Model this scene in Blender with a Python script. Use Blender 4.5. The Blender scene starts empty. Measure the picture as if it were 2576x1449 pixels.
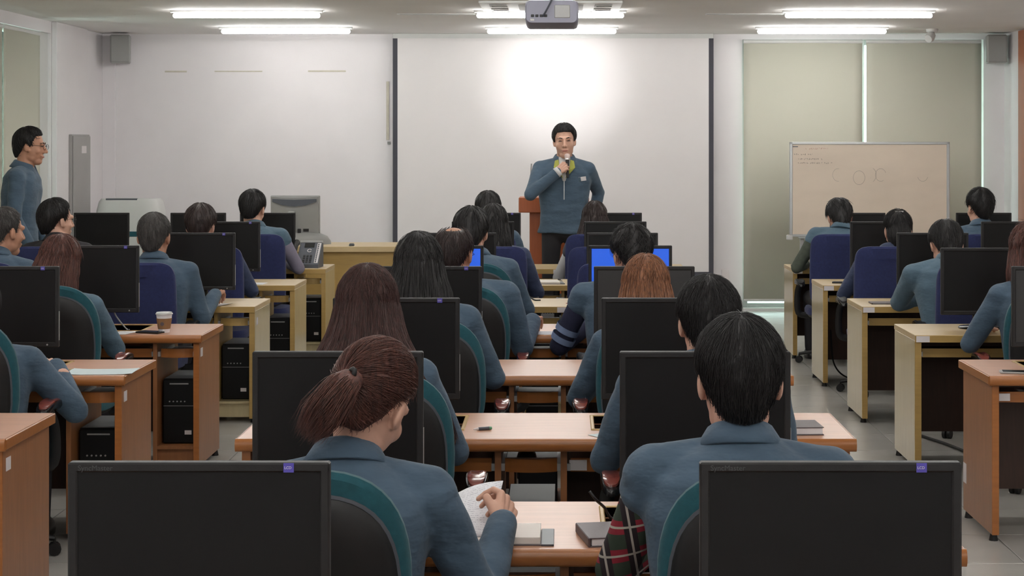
import bpy, bmesh, math, random
import numpy as np
from mathutils import Vector, Matrix
from mathutils import noise as mnoise

rng = np.random.default_rng(7)
random.seed(7)
SC = bpy.context.scene
COL = SC.collection
R = math.radians

# ------------------------------------------------------------------ camera
F, VX, VY, CH = 4400.0, 1414.0, 362.0, 1.72      # focal length in pixels, vanishing point, eye height
cam_d = bpy.data.cameras.new('camera')
cam_d.sensor_width = 36.0
cam_d.lens = 36.0 * F / 2576.0
cam_d.shift_x = -(VX - 1288.0) / 2576.0
cam_d.shift_y = -(724.5 - VY) / 2576.0
cam_d.clip_end = 200
cam = bpy.data.objects.new('camera', cam_d)
cam.location = (0, 0, CH)
cam.rotation_euler = (R(90), 0, 0)
COL.objects.link(cam)
SC.camera = cam

def PX(px, Y): return (px - VX) * Y / F           # pixel column at depth Y -> x
def PZ(py, Y): return CH - (py - VY) * Y / F      # pixel row at depth Y -> z

# ------------------------------------------------------------------ world, exposure
W = bpy.data.worlds.new('world')
SC.world = W
W.use_nodes = True
bgn = W.node_tree.nodes['Background']
bgn.inputs[0].default_value = (0.85, 0.95, 0.95, 1)
bgn.inputs[1].default_value = 4.5
SC.view_settings.view_transform = 'Standard'
SC.view_settings.look = 'None'
SC.view_settings.exposure = 1.15
SC.view_settings.gamma = 1.0
SC.view_settings.use_curve_mapping = False
TUBE_STRENGTH = 17.0
SPOT_POWER = 430.0

# ------------------------------------------------------------------ materials
def lin(c):
    return tuple(((v / 255.0) / 12.92 if v / 255.0 <= 0.04045 else ((v / 255.0 + 0.055) / 1.055) ** 2.4) for v in c)

def mat(name, rgb, rough=0.6, var=0.0, vscale=8.0, bump=0.0, bscale=60.0, stretch=(1, 1, 1), metal=0.0,
        emit=0.0, spec=0.5, coat=0.0, sheen=0.0, bdist=0.01, rgb2=None, rough2=None):
    m = bpy.data.materials.new(name)
    m.use_nodes = True
    nt = m.node_tree
    b = nt.nodes['Principled BSDF']
    c = lin(rgb)
    b.inputs['Base Color'].default_value = (*c, 1)
    b.inputs['Roughness'].default_value = rough
    b.inputs['Metallic'].default_value = metal
    b.inputs['Specular IOR Level'].default_value = spec
    b.inputs['Coat Weight'].default_value = coat
    b.inputs['Sheen Weight'].default_value = sheen
    if emit:
        b.inputs['Emission Color'].default_value = (*c, 1)
        b.inputs['Emission Strength'].default_value = emit
    if var or bump or rgb2:
        tc = nt.nodes.new('ShaderNodeTexCoord')
        mp = nt.nodes.new('ShaderNodeMapping')
        mp.inputs['Scale'].default_value = stretch
        nt.links.new(tc.outputs['Object'], mp.inputs[0])
    if var or rgb2:
        n = nt.nodes.new('ShaderNodeTexNoise')
        n.inputs['Scale'].default_value = vscale
        n.inputs['Detail'].default_value = 5
        nt.links.new(mp.outputs[0], n.inputs['Vector'])
        mx = nt.nodes.new('ShaderNodeMix')
        mx.data_type = 'RGBA'
        c2 = lin(rgb2) if rgb2 else c
        lo = tuple(v * (1 - var) for v in c)
        hi = tuple(min(1, v * (1 + var)) for v in c2)
        mx.inputs['A'].default_value = (*lo, 1)
        mx.inputs['B'].default_value = (*hi, 1)
        mr = nt.nodes.new('ShaderNodeMapRange')
        mr.inputs['From Min'].default_value = 0.3
        mr.inputs['From Max'].default_value = 0.7
        nt.links.new(n.outputs['Fac'], mr.inputs['Value'])
        nt.links.new(mr.outputs[0], mx.inputs['Factor'])
        nt.links.new(mx.outputs['Result'], b.inputs['Base Color'])
    if bump:
        n2 = nt.nodes.new('ShaderNodeTexNoise')
        n2.inputs['Scale'].default_value = bscale
        n2.inputs['Detail'].default_value = 4
        nt.links.new(mp.outputs[0], n2.inputs['Vector'])
        bp = nt.nodes.new('ShaderNodeBump')
        bp.inputs['Strength'].default_value = bump
        bp.inputs['Distance'].default_value = bdist
        nt.links.new(n2.outputs['Fac'], bp.inputs['Height'])
        nt.links.new(bp.outputs[0], b.inputs['Normal'])
    return m

def plaid_mat():
    m = bpy.data.materials.new('plaid_cloth')
    m.use_nodes = True
    nt = m.node_tree
    b = nt.nodes['Principled BSDF']
    b.inputs['Roughness'].default_value = 0.9
    tc = nt.nodes.new('ShaderNodeTexCoord')
    col = None
    def band(axis_scale, rot, lo):
        mp = nt.nodes.new('ShaderNodeMapping')
        mp.inputs['Rotation'].default_value = rot
        nt.links.new(tc.outputs['Object'], mp.inputs[0])
        w = nt.nodes.new('ShaderNodeTexWave')
        w.inputs['Scale'].default_value = axis_scale
        w.bands_direction = 'Z'
        nt.links.new(mp.outputs[0], w.inputs['Vector'])
        g = nt.nodes.new('ShaderNodeMath'); g.operation = 'GREATER_THAN'
        g.inputs[1].default_value = lo
        nt.links.new(w.outputs['Fac'], g.inputs[0])
        return g
    def mix(fac, a, c):
        x = nt.nodes.new('ShaderNodeMix'); x.data_type = 'RGBA'
        nt.links.new(fac.outputs[0], x.inputs['Factor'])
        if isinstance(a, tuple): x.inputs['A'].default_value = (*a, 1)
        else: nt.links.new(a.outputs['Result'], x.inputs['A'])
        x.inputs['B'].default_value = (*lin(c), 1)
        return x
    a = mix(band(4.5, (0, R(15), 0), .55), lin((60, 72, 58)), (150, 40, 55))
    a = mix(band(4.5, (0, R(100), R(20)), .62), a, (42, 32, 36))
    a = mix(band(4.5, (0, R(15), 0), .985), a, (190, 185, 170))
    a = mix(band(4.5, (0, R(100), R(20)), .985), a, (190, 180, 170))
    nt.links.new(a.outputs['Result'], b.inputs['Base Color'])
    return m

def print_mat(name, paper, ink, sx=9.0, sz=60.0, th=.60):
    """white paper with rows of faint print"""
    m = bpy.data.materials.new(name); m.use_nodes = True
    nt = m.node_tree; b = nt.nodes['Principled BSDF']; b.inputs['Roughness'].default_value = .8
    tc = nt.nodes.new('ShaderNodeTexCoord')
    w = nt.nodes.new('ShaderNodeTexWave'); w.bands_direction = 'Y'; w.inputs['Scale'].default_value = 42
    nt.links.new(tc.outputs['Object'], w.inputs['Vector'])
    n = nt.nodes.new('ShaderNodeTexNoise'); n.inputs['Scale'].default_value = 240
    nt.links.new(tc.outputs['Object'], n.inputs['Vector'])
    g = nt.nodes.new('ShaderNodeMath'); g.operation = 'GREATER_THAN'; g.inputs[1].default_value = .75
    nt.links.new(w.outputs['Fac'], g.inputs[0])
    g2 = nt.nodes.new('ShaderNodeMath'); g2.operation = 'GREATER_THAN'; g2.inputs[1].default_value = th - .08
    nt.links.new(n.outputs['Fac'], g2.inputs[0])
    mu = nt.nodes.new('ShaderNodeMath'); mu.operation = 'MULTIPLY'
    nt.links.new(g.outputs[0], mu.inputs[0]); nt.links.new(g2.outputs[0], mu.inputs[1])
    x = nt.nodes.new('ShaderNodeMix'); x.data_type = 'RGBA'
    x.inputs['A'].default_value = (*lin(paper), 1); x.inputs['B'].default_value = (*lin(ink), 1)
    nt.links.new(mu.outputs[0], x.inputs['Factor'])
    nt.links.new(x.outputs['Result'], b.inputs['Base Color'])
    return m

def blind_mat():
    m = bpy.data.materials.new('blind_fabric'); m.use_nodes = True
    nt = m.node_tree; b = nt.nodes['Principled BSDF']
    b.inputs['Base Color'].default_value = (*lin((206, 204, 190)), 1)
    b.inputs['Roughness'].default_value = .9
    tr = nt.nodes.new('ShaderNodeBsdfTranslucent'); tr.inputs[0].default_value = (*lin((150, 160, 130)), 1)
    mx = nt.nodes.new('ShaderNodeMixShader'); mx.inputs[0].default_value = .10
    tc = nt.nodes.new('ShaderNodeTexCoord'); n = nt.nodes.new('ShaderNodeTexNoise')
    n.inputs['Scale'].default_value = 260; nt.links.new(tc.outputs['Object'], n.inputs['Vector'])
    bp = nt.nodes.new('ShaderNodeBump'); bp.inputs['Strength'].default_value = .15
    nt.links.new(n.outputs['Fac'], bp.inputs['Height']); nt.links.new(bp.outputs[0], b.inputs['Normal'])
    nt.links.new(b.outputs[0], mx.inputs[1]); nt.links.new(tr.outputs[0], mx.inputs[2])
    nt.links.new(mx.outputs[0], nt.nodes['Material Output'].inputs[0])
    return m

def glass_mat():
    m = bpy.data.materials.new('window_glass'); m.use_nodes = True
    nt = m.node_tree; nt.nodes.remove(nt.nodes['Principled BSDF'])
    t = nt.nodes.new('ShaderNodeBsdfTransparent'); t.inputs[0].default_value = (.86, .96, .93, 1)
    g = nt.nodes.new('ShaderNodeBsdfGlossy'); g.inputs['Roughness'].default_value = .03
    fr = nt.nodes.new('ShaderNodeFresnel'); fr.inputs[0].default_value = 1.45
    mx = nt.nodes.new('ShaderNodeMixShader')
    nt.links.new(fr.outputs[0], mx.inputs[0]); nt.links.new(t.outputs[0], mx.inputs[1]); nt.links.new(g.outputs[0], mx.inputs[2])
    nt.links.new(mx.outputs[0], nt.nodes['Material Output'].inputs[0])
    return m

M = {}
M['wall'] = mat('wall_paint', (227, 223, 225), .75, var=.03, vscale=1.5, bump=.05, bscale=150)
M['ceiling'] = mat('ceiling_paint', (234, 231, 229), .85, var=.02, vscale=2)
M['tile'] = mat('floor_tile', (176, 174, 168), .28, var=.08, vscale=5, bump=.03, bscale=200)
M['slab'] = mat('floor_joint', (60, 60, 58), .8, var=.1)
M['tube'] = mat('fluorescent_tube', (255, 255, 252), .5, emit=TUBE_STRENGTH)
M['white_metal'] = mat('white_metal', (205, 205, 203), .45, var=.02)
M['grey_metal'] = mat('grey_metal', (158, 156, 154), .4, var=.04, vscale=3)
M['alu'] = mat('aluminium', (190, 192, 192), .35, metal=.6, var=.03)
M['chrome'] = mat('chrome', (210, 210, 212), .18, metal=1.0)
M['screen_cloth'] = mat('projection_cloth', (224, 220, 220), .8, var=.01, vscale=3, bump=.03, bscale=400)
M['screen_border'] = mat('screen_border', (70, 70, 78), .8, var=.05)
M['black'] = mat('black_plastic', (24, 23, 24), .5, var=.1, bump=.08, bscale=500)
M['pc_black'] = mat('pc_black', (15, 15, 16), .5, var=.1, spec=.3)
M['black_gloss'] = mat('black_gloss', (24, 24, 25), .22, var=.05)
M['lcd'] = mat('screen_off', (15, 14, 15), .5, var=.08, vscale=200, spec=.3)
M['lcd_grey'] = mat('screen_off_grey', (50, 50, 50), .42, var=.06, vscale=200)
M['lcd_blue'] = mat('screen_lit_blue', (40, 88, 200), .3, emit=.35, var=.0)
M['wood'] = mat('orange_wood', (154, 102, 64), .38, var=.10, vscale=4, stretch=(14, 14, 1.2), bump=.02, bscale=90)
M['wood_top'] = mat('orange_wood_top', (190, 142, 114), .36, var=.07, vscale=4, stretch=(1.2, 14, 14), bump=.015, bscale=90)  # same wood as the sides; sheen of reflected light put into its paler colour
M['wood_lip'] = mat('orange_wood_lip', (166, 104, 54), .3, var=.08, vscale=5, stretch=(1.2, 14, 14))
M['ywood'] = mat('pale_wood', (206, 190, 150), .22, coat=.5, var=.05, vscale=4, stretch=(14, 14, 1.2), bump=.02, bscale=90)
M['ywood_top'] = mat('pale_wood_top', (200, 176, 134), .38, var=.06, vscale=4, stretch=(1.2, 14, 14))
M['ywood_lip'] = mat('pale_wood_lip', (180, 148, 88), .4, var=.06, vscale=5, stretch=(1.2, 14, 14))
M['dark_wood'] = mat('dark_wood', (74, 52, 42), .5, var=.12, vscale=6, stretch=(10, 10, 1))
M['red_wood'] = mat('lectern_wood', (172, 92, 52), .4, var=.08, vscale=5, stretch=(8, 8, 1))
M['trim_wood'] = mat('door_wood', (176, 108, 78), .45, var=.08, vscale=5, stretch=(8, 8, 1))
M['paper'] = mat('paper', (232, 232, 234), .85, var=.01)
M['paper_blue'] = mat('paper_blue', (206, 220, 222), .85, var=.01)
M['print'] = print_mat('printed_paper', (236, 236, 240), (196, 196, 204))
M['ruled'] = print_mat('ruled_page', (238, 234, 228), (228, 216, 208), th=.4)
M['sticker'] = mat('sticker', (222, 216, 216), .6, var=.01)
M['purple'] = mat('purple_sticker', (82, 74, 170), .5, var=.05)
M['leather'] = mat('planner_leather', (92, 80, 82), .5, var=.08, bump=.1, bscale=300)
M['red_pad'] = mat('armrest_red_pad', (126, 62, 52), .2, var=.1, coat=.4)
M['teal'] = mat('teal_fabric', (28, 82, 92), .95, var=.12, vscale=60, bump=.2, bscale=700, sheen=.15)
M['blue_fab'] = mat('blue_fabric', (42, 50, 94), .95, var=.12, vscale=60, bump=.2, bscale=700, sheen=.15)
M['jacket'] = mat('blue_jacket', (72, 92, 110), .85, var=.10, vscale=10, bump=.38, bscale=6, bdist=.06, stretch=(1, 1, 2.0), sheen=.1)
M['jacket_light'] = mat('light_blue_jacket', (84, 108, 124), .85, var=.10, vscale=10, bump=.38, bscale=6, bdist=.06, stretch=(1, 1, 2.0), sheen=.1)
M['jacket_navy'] = mat('navy_jacket', (56, 66, 94), .85, var=.10, vscale=10, bump=.38, bscale=6, bdist=.06, stretch=(1, 1, 2.0), sheen=.1)
M['knit_navy'] = mat('navy_knit', (40, 42, 66), .95, var=.1, vscale=40, bump=.2, bscale=200)
M['knit_stripe'] = mat('pale_blue_knit', (126, 142, 176), .95, var=.1, vscale=40, bump=.2, bscale=200)
M['lavender'] = mat('grey_lavender_shirt', (130, 124, 140), .85, var=.05, bump=.3, bscale=10, bdist=.02)
M['olive'] = mat('olive_sleeve', (78, 84, 74), .9, var=.15, vscale=30, bump=.3, bscale=10, bdist=.02)
M['white_cloth'] = mat('white_shirt', (212, 210, 210), .85, var=.02, bump=.2, bscale=12, bdist=.02)
M['grey_vest'] = mat('grey_vest', (84, 84, 92), .9, var=.06, bump=.3, bscale=10, bdist=.02)
M['plaid'] = plaid_mat()
M['lining'] = mat('yellow_green_lining', (166, 168, 78), .8, var=.05)
M['trousers'] = mat('dark_trousers', (44, 42, 46), .85, var=.08, bump=.25, bscale=10, bdist=.02)
M['shoe'] = mat('black_shoe', (26, 25, 26), .35, var=.1)
M['skin'] = mat('skin', (212, 166, 144), .55, var=.05, vscale=25, bump=.03, bscale=300)
M['skin_tan'] = mat('skin_tan', (188, 138, 112), .55, var=.05, vscale=25, bump=.03, bscale=300)
M['lip'] = mat('lip', (168, 98, 88), .5, var=.03)
M['eye_dark'] = mat('eye_dark', (36, 26, 24), .3, var=.05)
HS = dict(bump=.5, bscale=60, bdist=.004, stretch=(3, 3, .3))
M['hair_black'] = mat('black_hair', (27, 24, 24), .5, var=.25, vscale=40, **HS)
M['hair_dark'] = mat('dark_brown_hair', (48, 34, 32), .45, var=.25, vscale=40, **HS)
M['hair_brown'] = mat('brown_hair', (58, 38, 35), .5, var=.25, vscale=40, rgb2=(80, 50, 45), **HS)
M['hair_red'] = mat('red_brown_hair', (70, 43, 39), .5, var=.25, vscale=40, rgb2=(100, 60, 49), **HS)
M['hair_light'] = mat('light_brown_hair', (112, 76, 56), .5, var=.2, vscale=40, rgb2=(150, 98, 66), **HS)
M['hair_grey'] = mat('greying_hair', (52, 48, 46), .5, var=.3, vscale=60, rgb2=(84, 80, 78), **HS)
M['blind'] = blind_mat()
M['glass'] = glass_mat()
M['board'] = mat('whiteboard_surface', (222, 206, 188), .35, var=.04, vscale=2.2, stretch=(1, 1, 2.5))
M['ink'] = mat('marker_ink', (150, 138, 130), .7, var=.1)
M['ink_red'] = mat('red_marker_ink', (205, 160, 146), .7, var=.1)
M['kraft'] = mat('kraft_sleeve', (150, 112, 76), .85, var=.06, vscale=30)
M['green_pen'] = mat('green_pen', (110, 170, 130), .35, var=.1)
M['silver_plastic'] = mat('silver_plastic', (160, 160, 158), .35, var=.04)
M['grey_plastic'] = mat('grey_plastic', (142, 142, 140), .5, var=.03)
M['dark_grey'] = mat('dark_grey_plastic', (82, 86, 94), .45, var=.05)
M['proj_body'] = mat('projector_body', (142, 142, 158), .45, var=.04)
M['stain'] = mat('yellowed_tape', (196, 190, 176), .8, var=.06, vscale=20)
M['mic'] = mat('microphone_head', (222, 200, 194), .4, var=.05, bump=.3, bscale=500)
M['gold'] = mat('gold_earring', (220, 180, 80), .25, metal=1)

# ------------------------------------------------------------------ mesh helpers
def nrm(v):
    v = np.asarray(v, float)
    return v / (np.linalg.norm(v) + 1e-12)

def frame(d):
    d = nrm(d)
    up = np.array([0, 0, 1.0]) if abs(d[2]) < .95 else np.array([1.0, 0, 0])
    a = nrm(np.cross(up, d)); b = np.cross(d, a)
    return a, b

class MB:
    def __init__(s): s.V = []; s.F = []; s.n = 0
    def add(s, v, f):
        v = np.asarray(v, float).reshape(-1, 3)
        s.V.append(v); k = s.n
        s.F.extend([[i + k for i in q] for q in f]); s.n += len(v)
        return s
    def box(s, x0, x1, y0, y1, z0, z1, c=0.0):
        if c <= 0:
            v = [(x, y, z) for z in (z0, z1) for y in (y0, y1) for x in (x0, x1)]
            return s.add(v, [(0, 2, 3, 1), (4, 5, 7, 6), (0, 1, 5, 4), (2, 6, 7, 3), (0, 4, 6, 2), (1, 3, 7, 5)])
        c = min(c, .49 * (x1 - x0), .49 * (y1 - y0), .49 * (z1 - z0))
        X = (x0, x1); Y = (y0, y1); Z = (z0, z1)
        v = []; idx = {}
        for i in (0, 1):
            for j in (0, 1):
                for k in (0, 1):
                    sx, sy, sz = (1 - 2 * i) * c, (1 - 2 * j) * c, (1 - 2 * k) * c
                    idx[i, j, k, 0] = len(v); v.append((X[i], Y[j] + sy, Z[k] + sz))
                    idx[i, j, k, 1] = len(v); v.append((X[i] + sx, Y[j], Z[k] + sz))
                    idx[i, j, k, 2] = len(v); v.append((X[i] + sx, Y[j] + sy, Z[k]))
        f = []
        for i in (0, 1):
            q = [idx[i, j, k, 0] for j, k in ((0, 0), (1, 0), (1, 1), (0, 1))]; f.append(q if i else q[::-1])
            q = [idx[j, i, k, 1] for j, k in ((0, 0), (1, 0), (1, 1), (0, 1))]; f.append(q[::-1] if i else q)
            q = [idx[j, k, i, 2] for j, k in ((0, 0), (1, 0), (1, 1), (0, 1))]; f.append(q if i else q[::-1])
        cx, cy, cz = (x0 + x1) / 2, (y0 + y1) / 2, (z0 + z1) / 2
        cen = np.array([cx, cy, cz]); va = np.array(v)
        def orient(q):
            p = va[list(q)]; n = np.cross(p[1] - p[0], p[2] - p[0])
            return list(q) if np.dot(n, p.mean(0) - cen) > 0 else list(q)[::-1]
        for j in (0, 1):
            for k in (0, 1):
                f.append(orient((idx[0, j, k, 1], idx[1, j, k, 1], idx[1, j, k, 2], idx[0, j, k, 2])))
                f.append(orient((idx[j, 0, k, 0], idx[j, 1, k, 0], idx[j, 1, k, 2], idx[j, 0, k, 2])))
                f.append(orient((idx[j, k, 0, 0], idx[j, k, 1, 0], idx[j, k, 1, 1], idx[j, k, 0, 1])))
                for i in (0, 1):
                    f.append(orient((idx[i, j, k, 0], idx[i, j, k, 1], idx[i, j, k, 2])))
        return s.add(v, f)
    def loft(s, rings, cap=True, closed=True):
        rings = [np.asarray(r, float) for r in rings]
        n = len(rings[0]); v = np.vstack(rings); f = []
        m = n if closed else n - 1
        for i in range(len(rings) - 1):
            for j in range(m):
                a, b = i * n + j, i * n + (j + 1) % n
                f.append((a, b, b + n, a + n))
        if cap and closed:
            f.append(tuple(range(n))[::-1]); f.append(tuple(range((len(rings) - 1) * n, len(rings) * n)))
        return s.add(v, f)
    def tube(s, path, rad, n=8, cap=True, flat=None):
        path = np.asarray(path, float); m = len(path)
        rad = np.broadcast_to(np.asarray(rad, float), (m,))
        rings = []; th = np.linspace(0, 2 * math.pi, n, endpoint=False)
        a0 = None
        for i in range(m):
            d = path[min(i + 1, m - 1)] - path[max(i - 1, 0)]
            if a0 is None: a, b = frame(d)
            else:
                d = nrm(d); a = nrm(a0 - d * np.dot(a0, d)); b = np.cross(d, a)
            a0 = a
            fa, fb = (1, 1) if flat is None else flat
            rings.append(path[i] + rad[i] * (fa * np.outer(np.cos(th), a) + fb * np.outer(np.sin(th), b)))
        return s.loft(rings, cap)
    def capsule(s, p0, r0, p1, r1, n=12, flat=None):
        p0 = np.asarray(p0, float); p1 = np.asarray(p1, float); d = nrm(p1 - p0)
        path = []; rad = []
        for t in (90, 65, 40, 15): path.append(p0 - d * r0 * math.sin(R(t))); rad.append(max(r0 * math.cos(R(t)), 1e-4))
        for t in (15, 40, 65, 90): path.append(p1 + d * r1 * math.sin(R(t))); rad.append(max(r1 * math.cos(R(t)), 1e-4))
        return s.tube(path, rad, n, True, flat)
    def ell(s, c, r, rot=None, nu=16, nv=10):
        rings = []; th = np.linspace(0, 2 * math.pi, nu, endpoint=False)
        for i in range(nv + 1):
            a = math.pi * (i + .02) / (nv + .04) - math.pi / 2
            p = np.stack([np.cos(th) * math.cos(a) * r[0], np.sin(th) * math.cos(a) * r[1], np.full(nu, math.sin(a) * r[2])], 1)
            if rot is not None: p = p @ np.array(rot).T
            rings.append(p + np.asarray(c, float))
        return s.loft(rings)
    def prism(s, poly, axis, a, b):
        """closed 2-D polygon pushed along an axis"""
        def at(t):
            o = []
            for u, v in poly:
                o.append({'x': (t, u, v), 'y': (u, t, v), 'z': (u, v, t)}[axis])
            return o
        return s.loft([at(a), at(b)])
    def xf(s, m):
        m = np.array(m); s.V = [v @ m[:3, :3].T + m[:3, 3] for v in s.V]; return s
    def mesh(s, name, m=None, smooth=False, angle=None):
        me = bpy.data.meshes.new(name)
        v = np.vstack(s.V) if s.V else np.zeros((0, 3))
        me.from_pydata(v.tolist(), [], s.F)
        bm = bmesh.new(); bm.from_mesh(me); bmesh.ops.recalc_face_normals(bm, faces=bm.faces); bm.to_mesh(me); bm.free()
        fin(me, m, smooth)
        return me

def fin(me, m, smooth):
    if m is not None: me.materials.append(M[m] if isinstance(m, str) else m)
    if smooth:
        me.polygons.foreach_set('use_smooth', [True] * len(me.polygons))
        if smooth != 'all':
            try: me.set_sharp_from_angle(angle=R(40))
            except Exception: pass
    me.update()

def link(name, me, parent=None, loc=(0, 0, 0), rot=(0, 0, 0)):
    o = bpy.data.objects.new(name, me); COL.objects.link(o)
    o.parent = parent; o.location = loc; o.rotation_euler = rot
    return o

def tag(o, label, cat, group=None):
    o['label'] = label; o['category'] = cat
    if group: o['group'] = group
    return o

def thing(name, label, cat, loc=(0, 0, 0), rz=0.0, group=None):
    o = bpy.data.objects.new(name, None); o.empty_display_size = .1; COL.objects.link(o)
    o.location = loc; o.rotation_euler = (0, 0, rz)
    return tag(o, label, cat, group)

def struct(name, me, parent=None, loc=(0, 0, 0)):
    o = link(name, me, parent, loc); o['kind'] = 'structure'; return o

def place(parts, name, label, cat, loc, rz=0.0, group=None, skip=()):
    """parts: list of (name, mesh, index of parent part or None[, location]) shared between alike things"""
    t = thing(name, label, cat, loc, rz, group); made = []
    for p in parts:
        if p[0] in skip: made.append(None); continue
        par = t if p[2] is None else made[p[2]]
        made.append(link(p[0], p[1], par, p[3] if len(p) > 3 else (0, 0, 0)))
    return t

TMP = bpy.data.scenes.new('remesh_workspace')
def tmp_graph():
    with bpy.context.temp_override(scene=TMP, view_layer=TMP.view_layers[0]):
        g = bpy.context.evaluated_depsgraph_get(); g.update()
    return g
def remesh(mb, vox, it=3, fac=.5):
    """union of overlapping closed shapes as one continuous surface"""
    me = bpy.data.meshes.new('t'); me.from_pydata(np.vstack(mb.V).tolist(), [], mb.F)
    bm = bmesh.new(); bm.from_mesh(me); bmesh.ops.recalc_face_normals(bm, faces=bm.faces); bm.to_mesh(me); bm.free()
    o = bpy.data.objects.new('t', me); TMP.collection.objects.link(o)
    r = o.modifiers.new('r', 'REMESH'); r.mode = 'VOXEL'; r.voxel_size = vox
    if it:
        q = o.modifiers.new('s', 'SMOOTH'); q.factor = fac; q.iterations = it
    dg = tmp_graph()
    ev = o.evaluated_get(dg); m2 = ev.to_mesh()
    v = np.empty(len(m2.vertices) * 3); m2.vertices.foreach_get('co', v); v = v.reshape(-1, 3)
    f = [tuple(p.vertices) for p in m2.polygons]
    ev.to_mesh_clear(); bpy.data.objects.remove(o); bpy.data.meshes.remove(me)
    out = MB(); out.add(v, f)
    return out

def curve_pts(ctrl, n=20):
    """Catmull-Rom through control points"""
    c = [np.asarray(p, float) for p in ctrl]; c = [2 * c[0] - c[1]] + c + [2 * c[-1] - c[-2]]
    out = []; segs = len(c) - 3
    for i in range(segs):
        p0, p1, p2, p3 = c[i:i + 4]
        for t in np.linspace(0, 1, max(2, n // segs), endpoint=(i == segs - 1)):
            out.append(.5 * ((2 * p1) + (-p0 + p2) * t + (2 * p0 - 5 * p1 + 4 * p2 - p3) * t * t + (-p0 + 3 * p1 - 3 * p2 + p3) * t ** 3))
    return np.array(out)

def superell(rx, rz, ex, n=40):
    th = np.linspace(0, 2 * math.pi, n, endpoint=False); c, s = np.cos(th), np.sin(th)
    return np.stack([np.sign(c) * np.abs(c) ** (2 / ex) * rx, np.sign(s) * np.abs(s) ** (2 / ex) * rz], 1)

# ------------------------------------------------------------------ room shell
XL, XR, YF, YB, ZC = -4.72, 4.55, 18.0, -3.0, 2.85
def bm_box(*a, c=0.0): return MB().box(*a, c=c)

floor = struct('floor', bm_box(XL - .2, XR + .2, YB - .2, YF + .2, -.08, -.012).mesh('floor', 'slab'))
TS = .53
tile_me = bm_box(-TS / 2 + .0025, TS / 2 - .0025, -TS / 2 + .0025, TS / 2 - .0025, -.012, 0, c=.001).mesh('tile', 'tile')
rest = MB(); ntile = 0
xs = [1.90 + TS / 2 + TS * k for k in range(-13, 5)]
ys = [9.29 + TS / 2 + TS * k for k in range(-24, 17)]
for x in xs:
    for y in ys:
        seen = y > 4.6 and (-2.75 < x < -.85 or .75 < x < 3.3) and (x - .3) < (2640 - VX) * y / F and x > (-60 - VX) * y / F
        x0, x1 = max(x - TS / 2 + .0025, XL), min(x + TS / 2 - .0025, XR)
        y1 = min(y + TS / 2 - .0025, YF)
        if x1 - x0 < .02 or y - TS / 2 > YF: continue
        if seen and ntile < 290 and x1 - x0 > TS - .02 and y + TS / 2 <= YF + .01:
            link('tile', tile_me, floor, (x, y, 0)); ntile += 1
        else:
            rest.box(x0, x1, y - TS / 2 + .0025, y1, -.012, 0, c=.001)
o = link('tile_field', rest.mesh('tile_field', 'tile'), floor); o['kind'] = 'stuff'

struct('ceiling', bm_box(XL - .2, XR + .2, YB - .2, YF + .3, ZC, ZC + .12).mesh('ceiling', 'ceiling'))
WX0, WX1 = PX(1868, YF), PX(2474, YF)          # window opening in the front wall
fw = MB().box(XL - .2, WX0, YF, YF + .2, 0, ZC).box(WX1, XR + .2, YF, YF + .2, 0, ZC)
fw.box(WX0, WX1, YF, YF + .2, 2.795, ZC).box(WX0, WX1, YF, YF + .2, 0, .03)
struct('wall_front', fw.mesh('wall_front', 'wall'))
LW0, LW1 = 10.0, 16.15                          # window opening in the left wall
lw = MB().box(XL - .2, XL, YB, LW0, 0, ZC).box(XL - .2, XL, LW1, YF, 0, ZC)
lw.box(XL - .2, XL, LW0, LW1, 2.74, ZC).box(XL - .2, XL, LW0, LW1, 0, .06)
struct('wall_left', lw.mesh('wall_left', 'wall'))
struct('wall_right', bm_box(XR, XR + .2, YB, YF, 0, ZC).mesh('wall_right', 'wall'))
struct('wall_back', bm_box(XL - .2, XR + .2, YB - .2, YB, 0, ZC).mesh('wall_back', 'wall'))
# shallow pier that carries the grey cabinet, and the boxed corner
struct('trim_1', bm_box(XL, XL + .05, LW1 + .02, 17.22, 0, ZC, c=.004).mesh('pier', 'wall'))
struct('trim_2', bm_box(XL, XL + .13, YF - .05, YF, 0, ZC, c=.003).mesh('corner_boxing', 'wall'))
struct('trim_3', MB().box(XR - .035, XR, 16.9, 17.32, 0, ZC - .01, c=.004).box(XR - .05, XR, 15.4, 16.9, 2.12, 2.2, c=.004).mesh('door_frame', 'trim_wood'))
struct('baseboard_front', bm_box(XL + .2, WX0 - .02, YF - .015, YF, 0, .09, c=.003).mesh('baseboard', 'black'))
struct('baseboard_left', bm_box(XL, XL + .015, LW1 + .02, YF - .06, 0, .09).mesh('baseboard_l', 'black'))
struct('door_1', MB().box(XR - .02, XR, 15.95, 16.88, .01, 2.1, c=.004).box(XR - .07, XR - .02, 16.02, 16.06, 1.0, 1.05, c=.008).mesh('door', 'trim_wood'))

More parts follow.
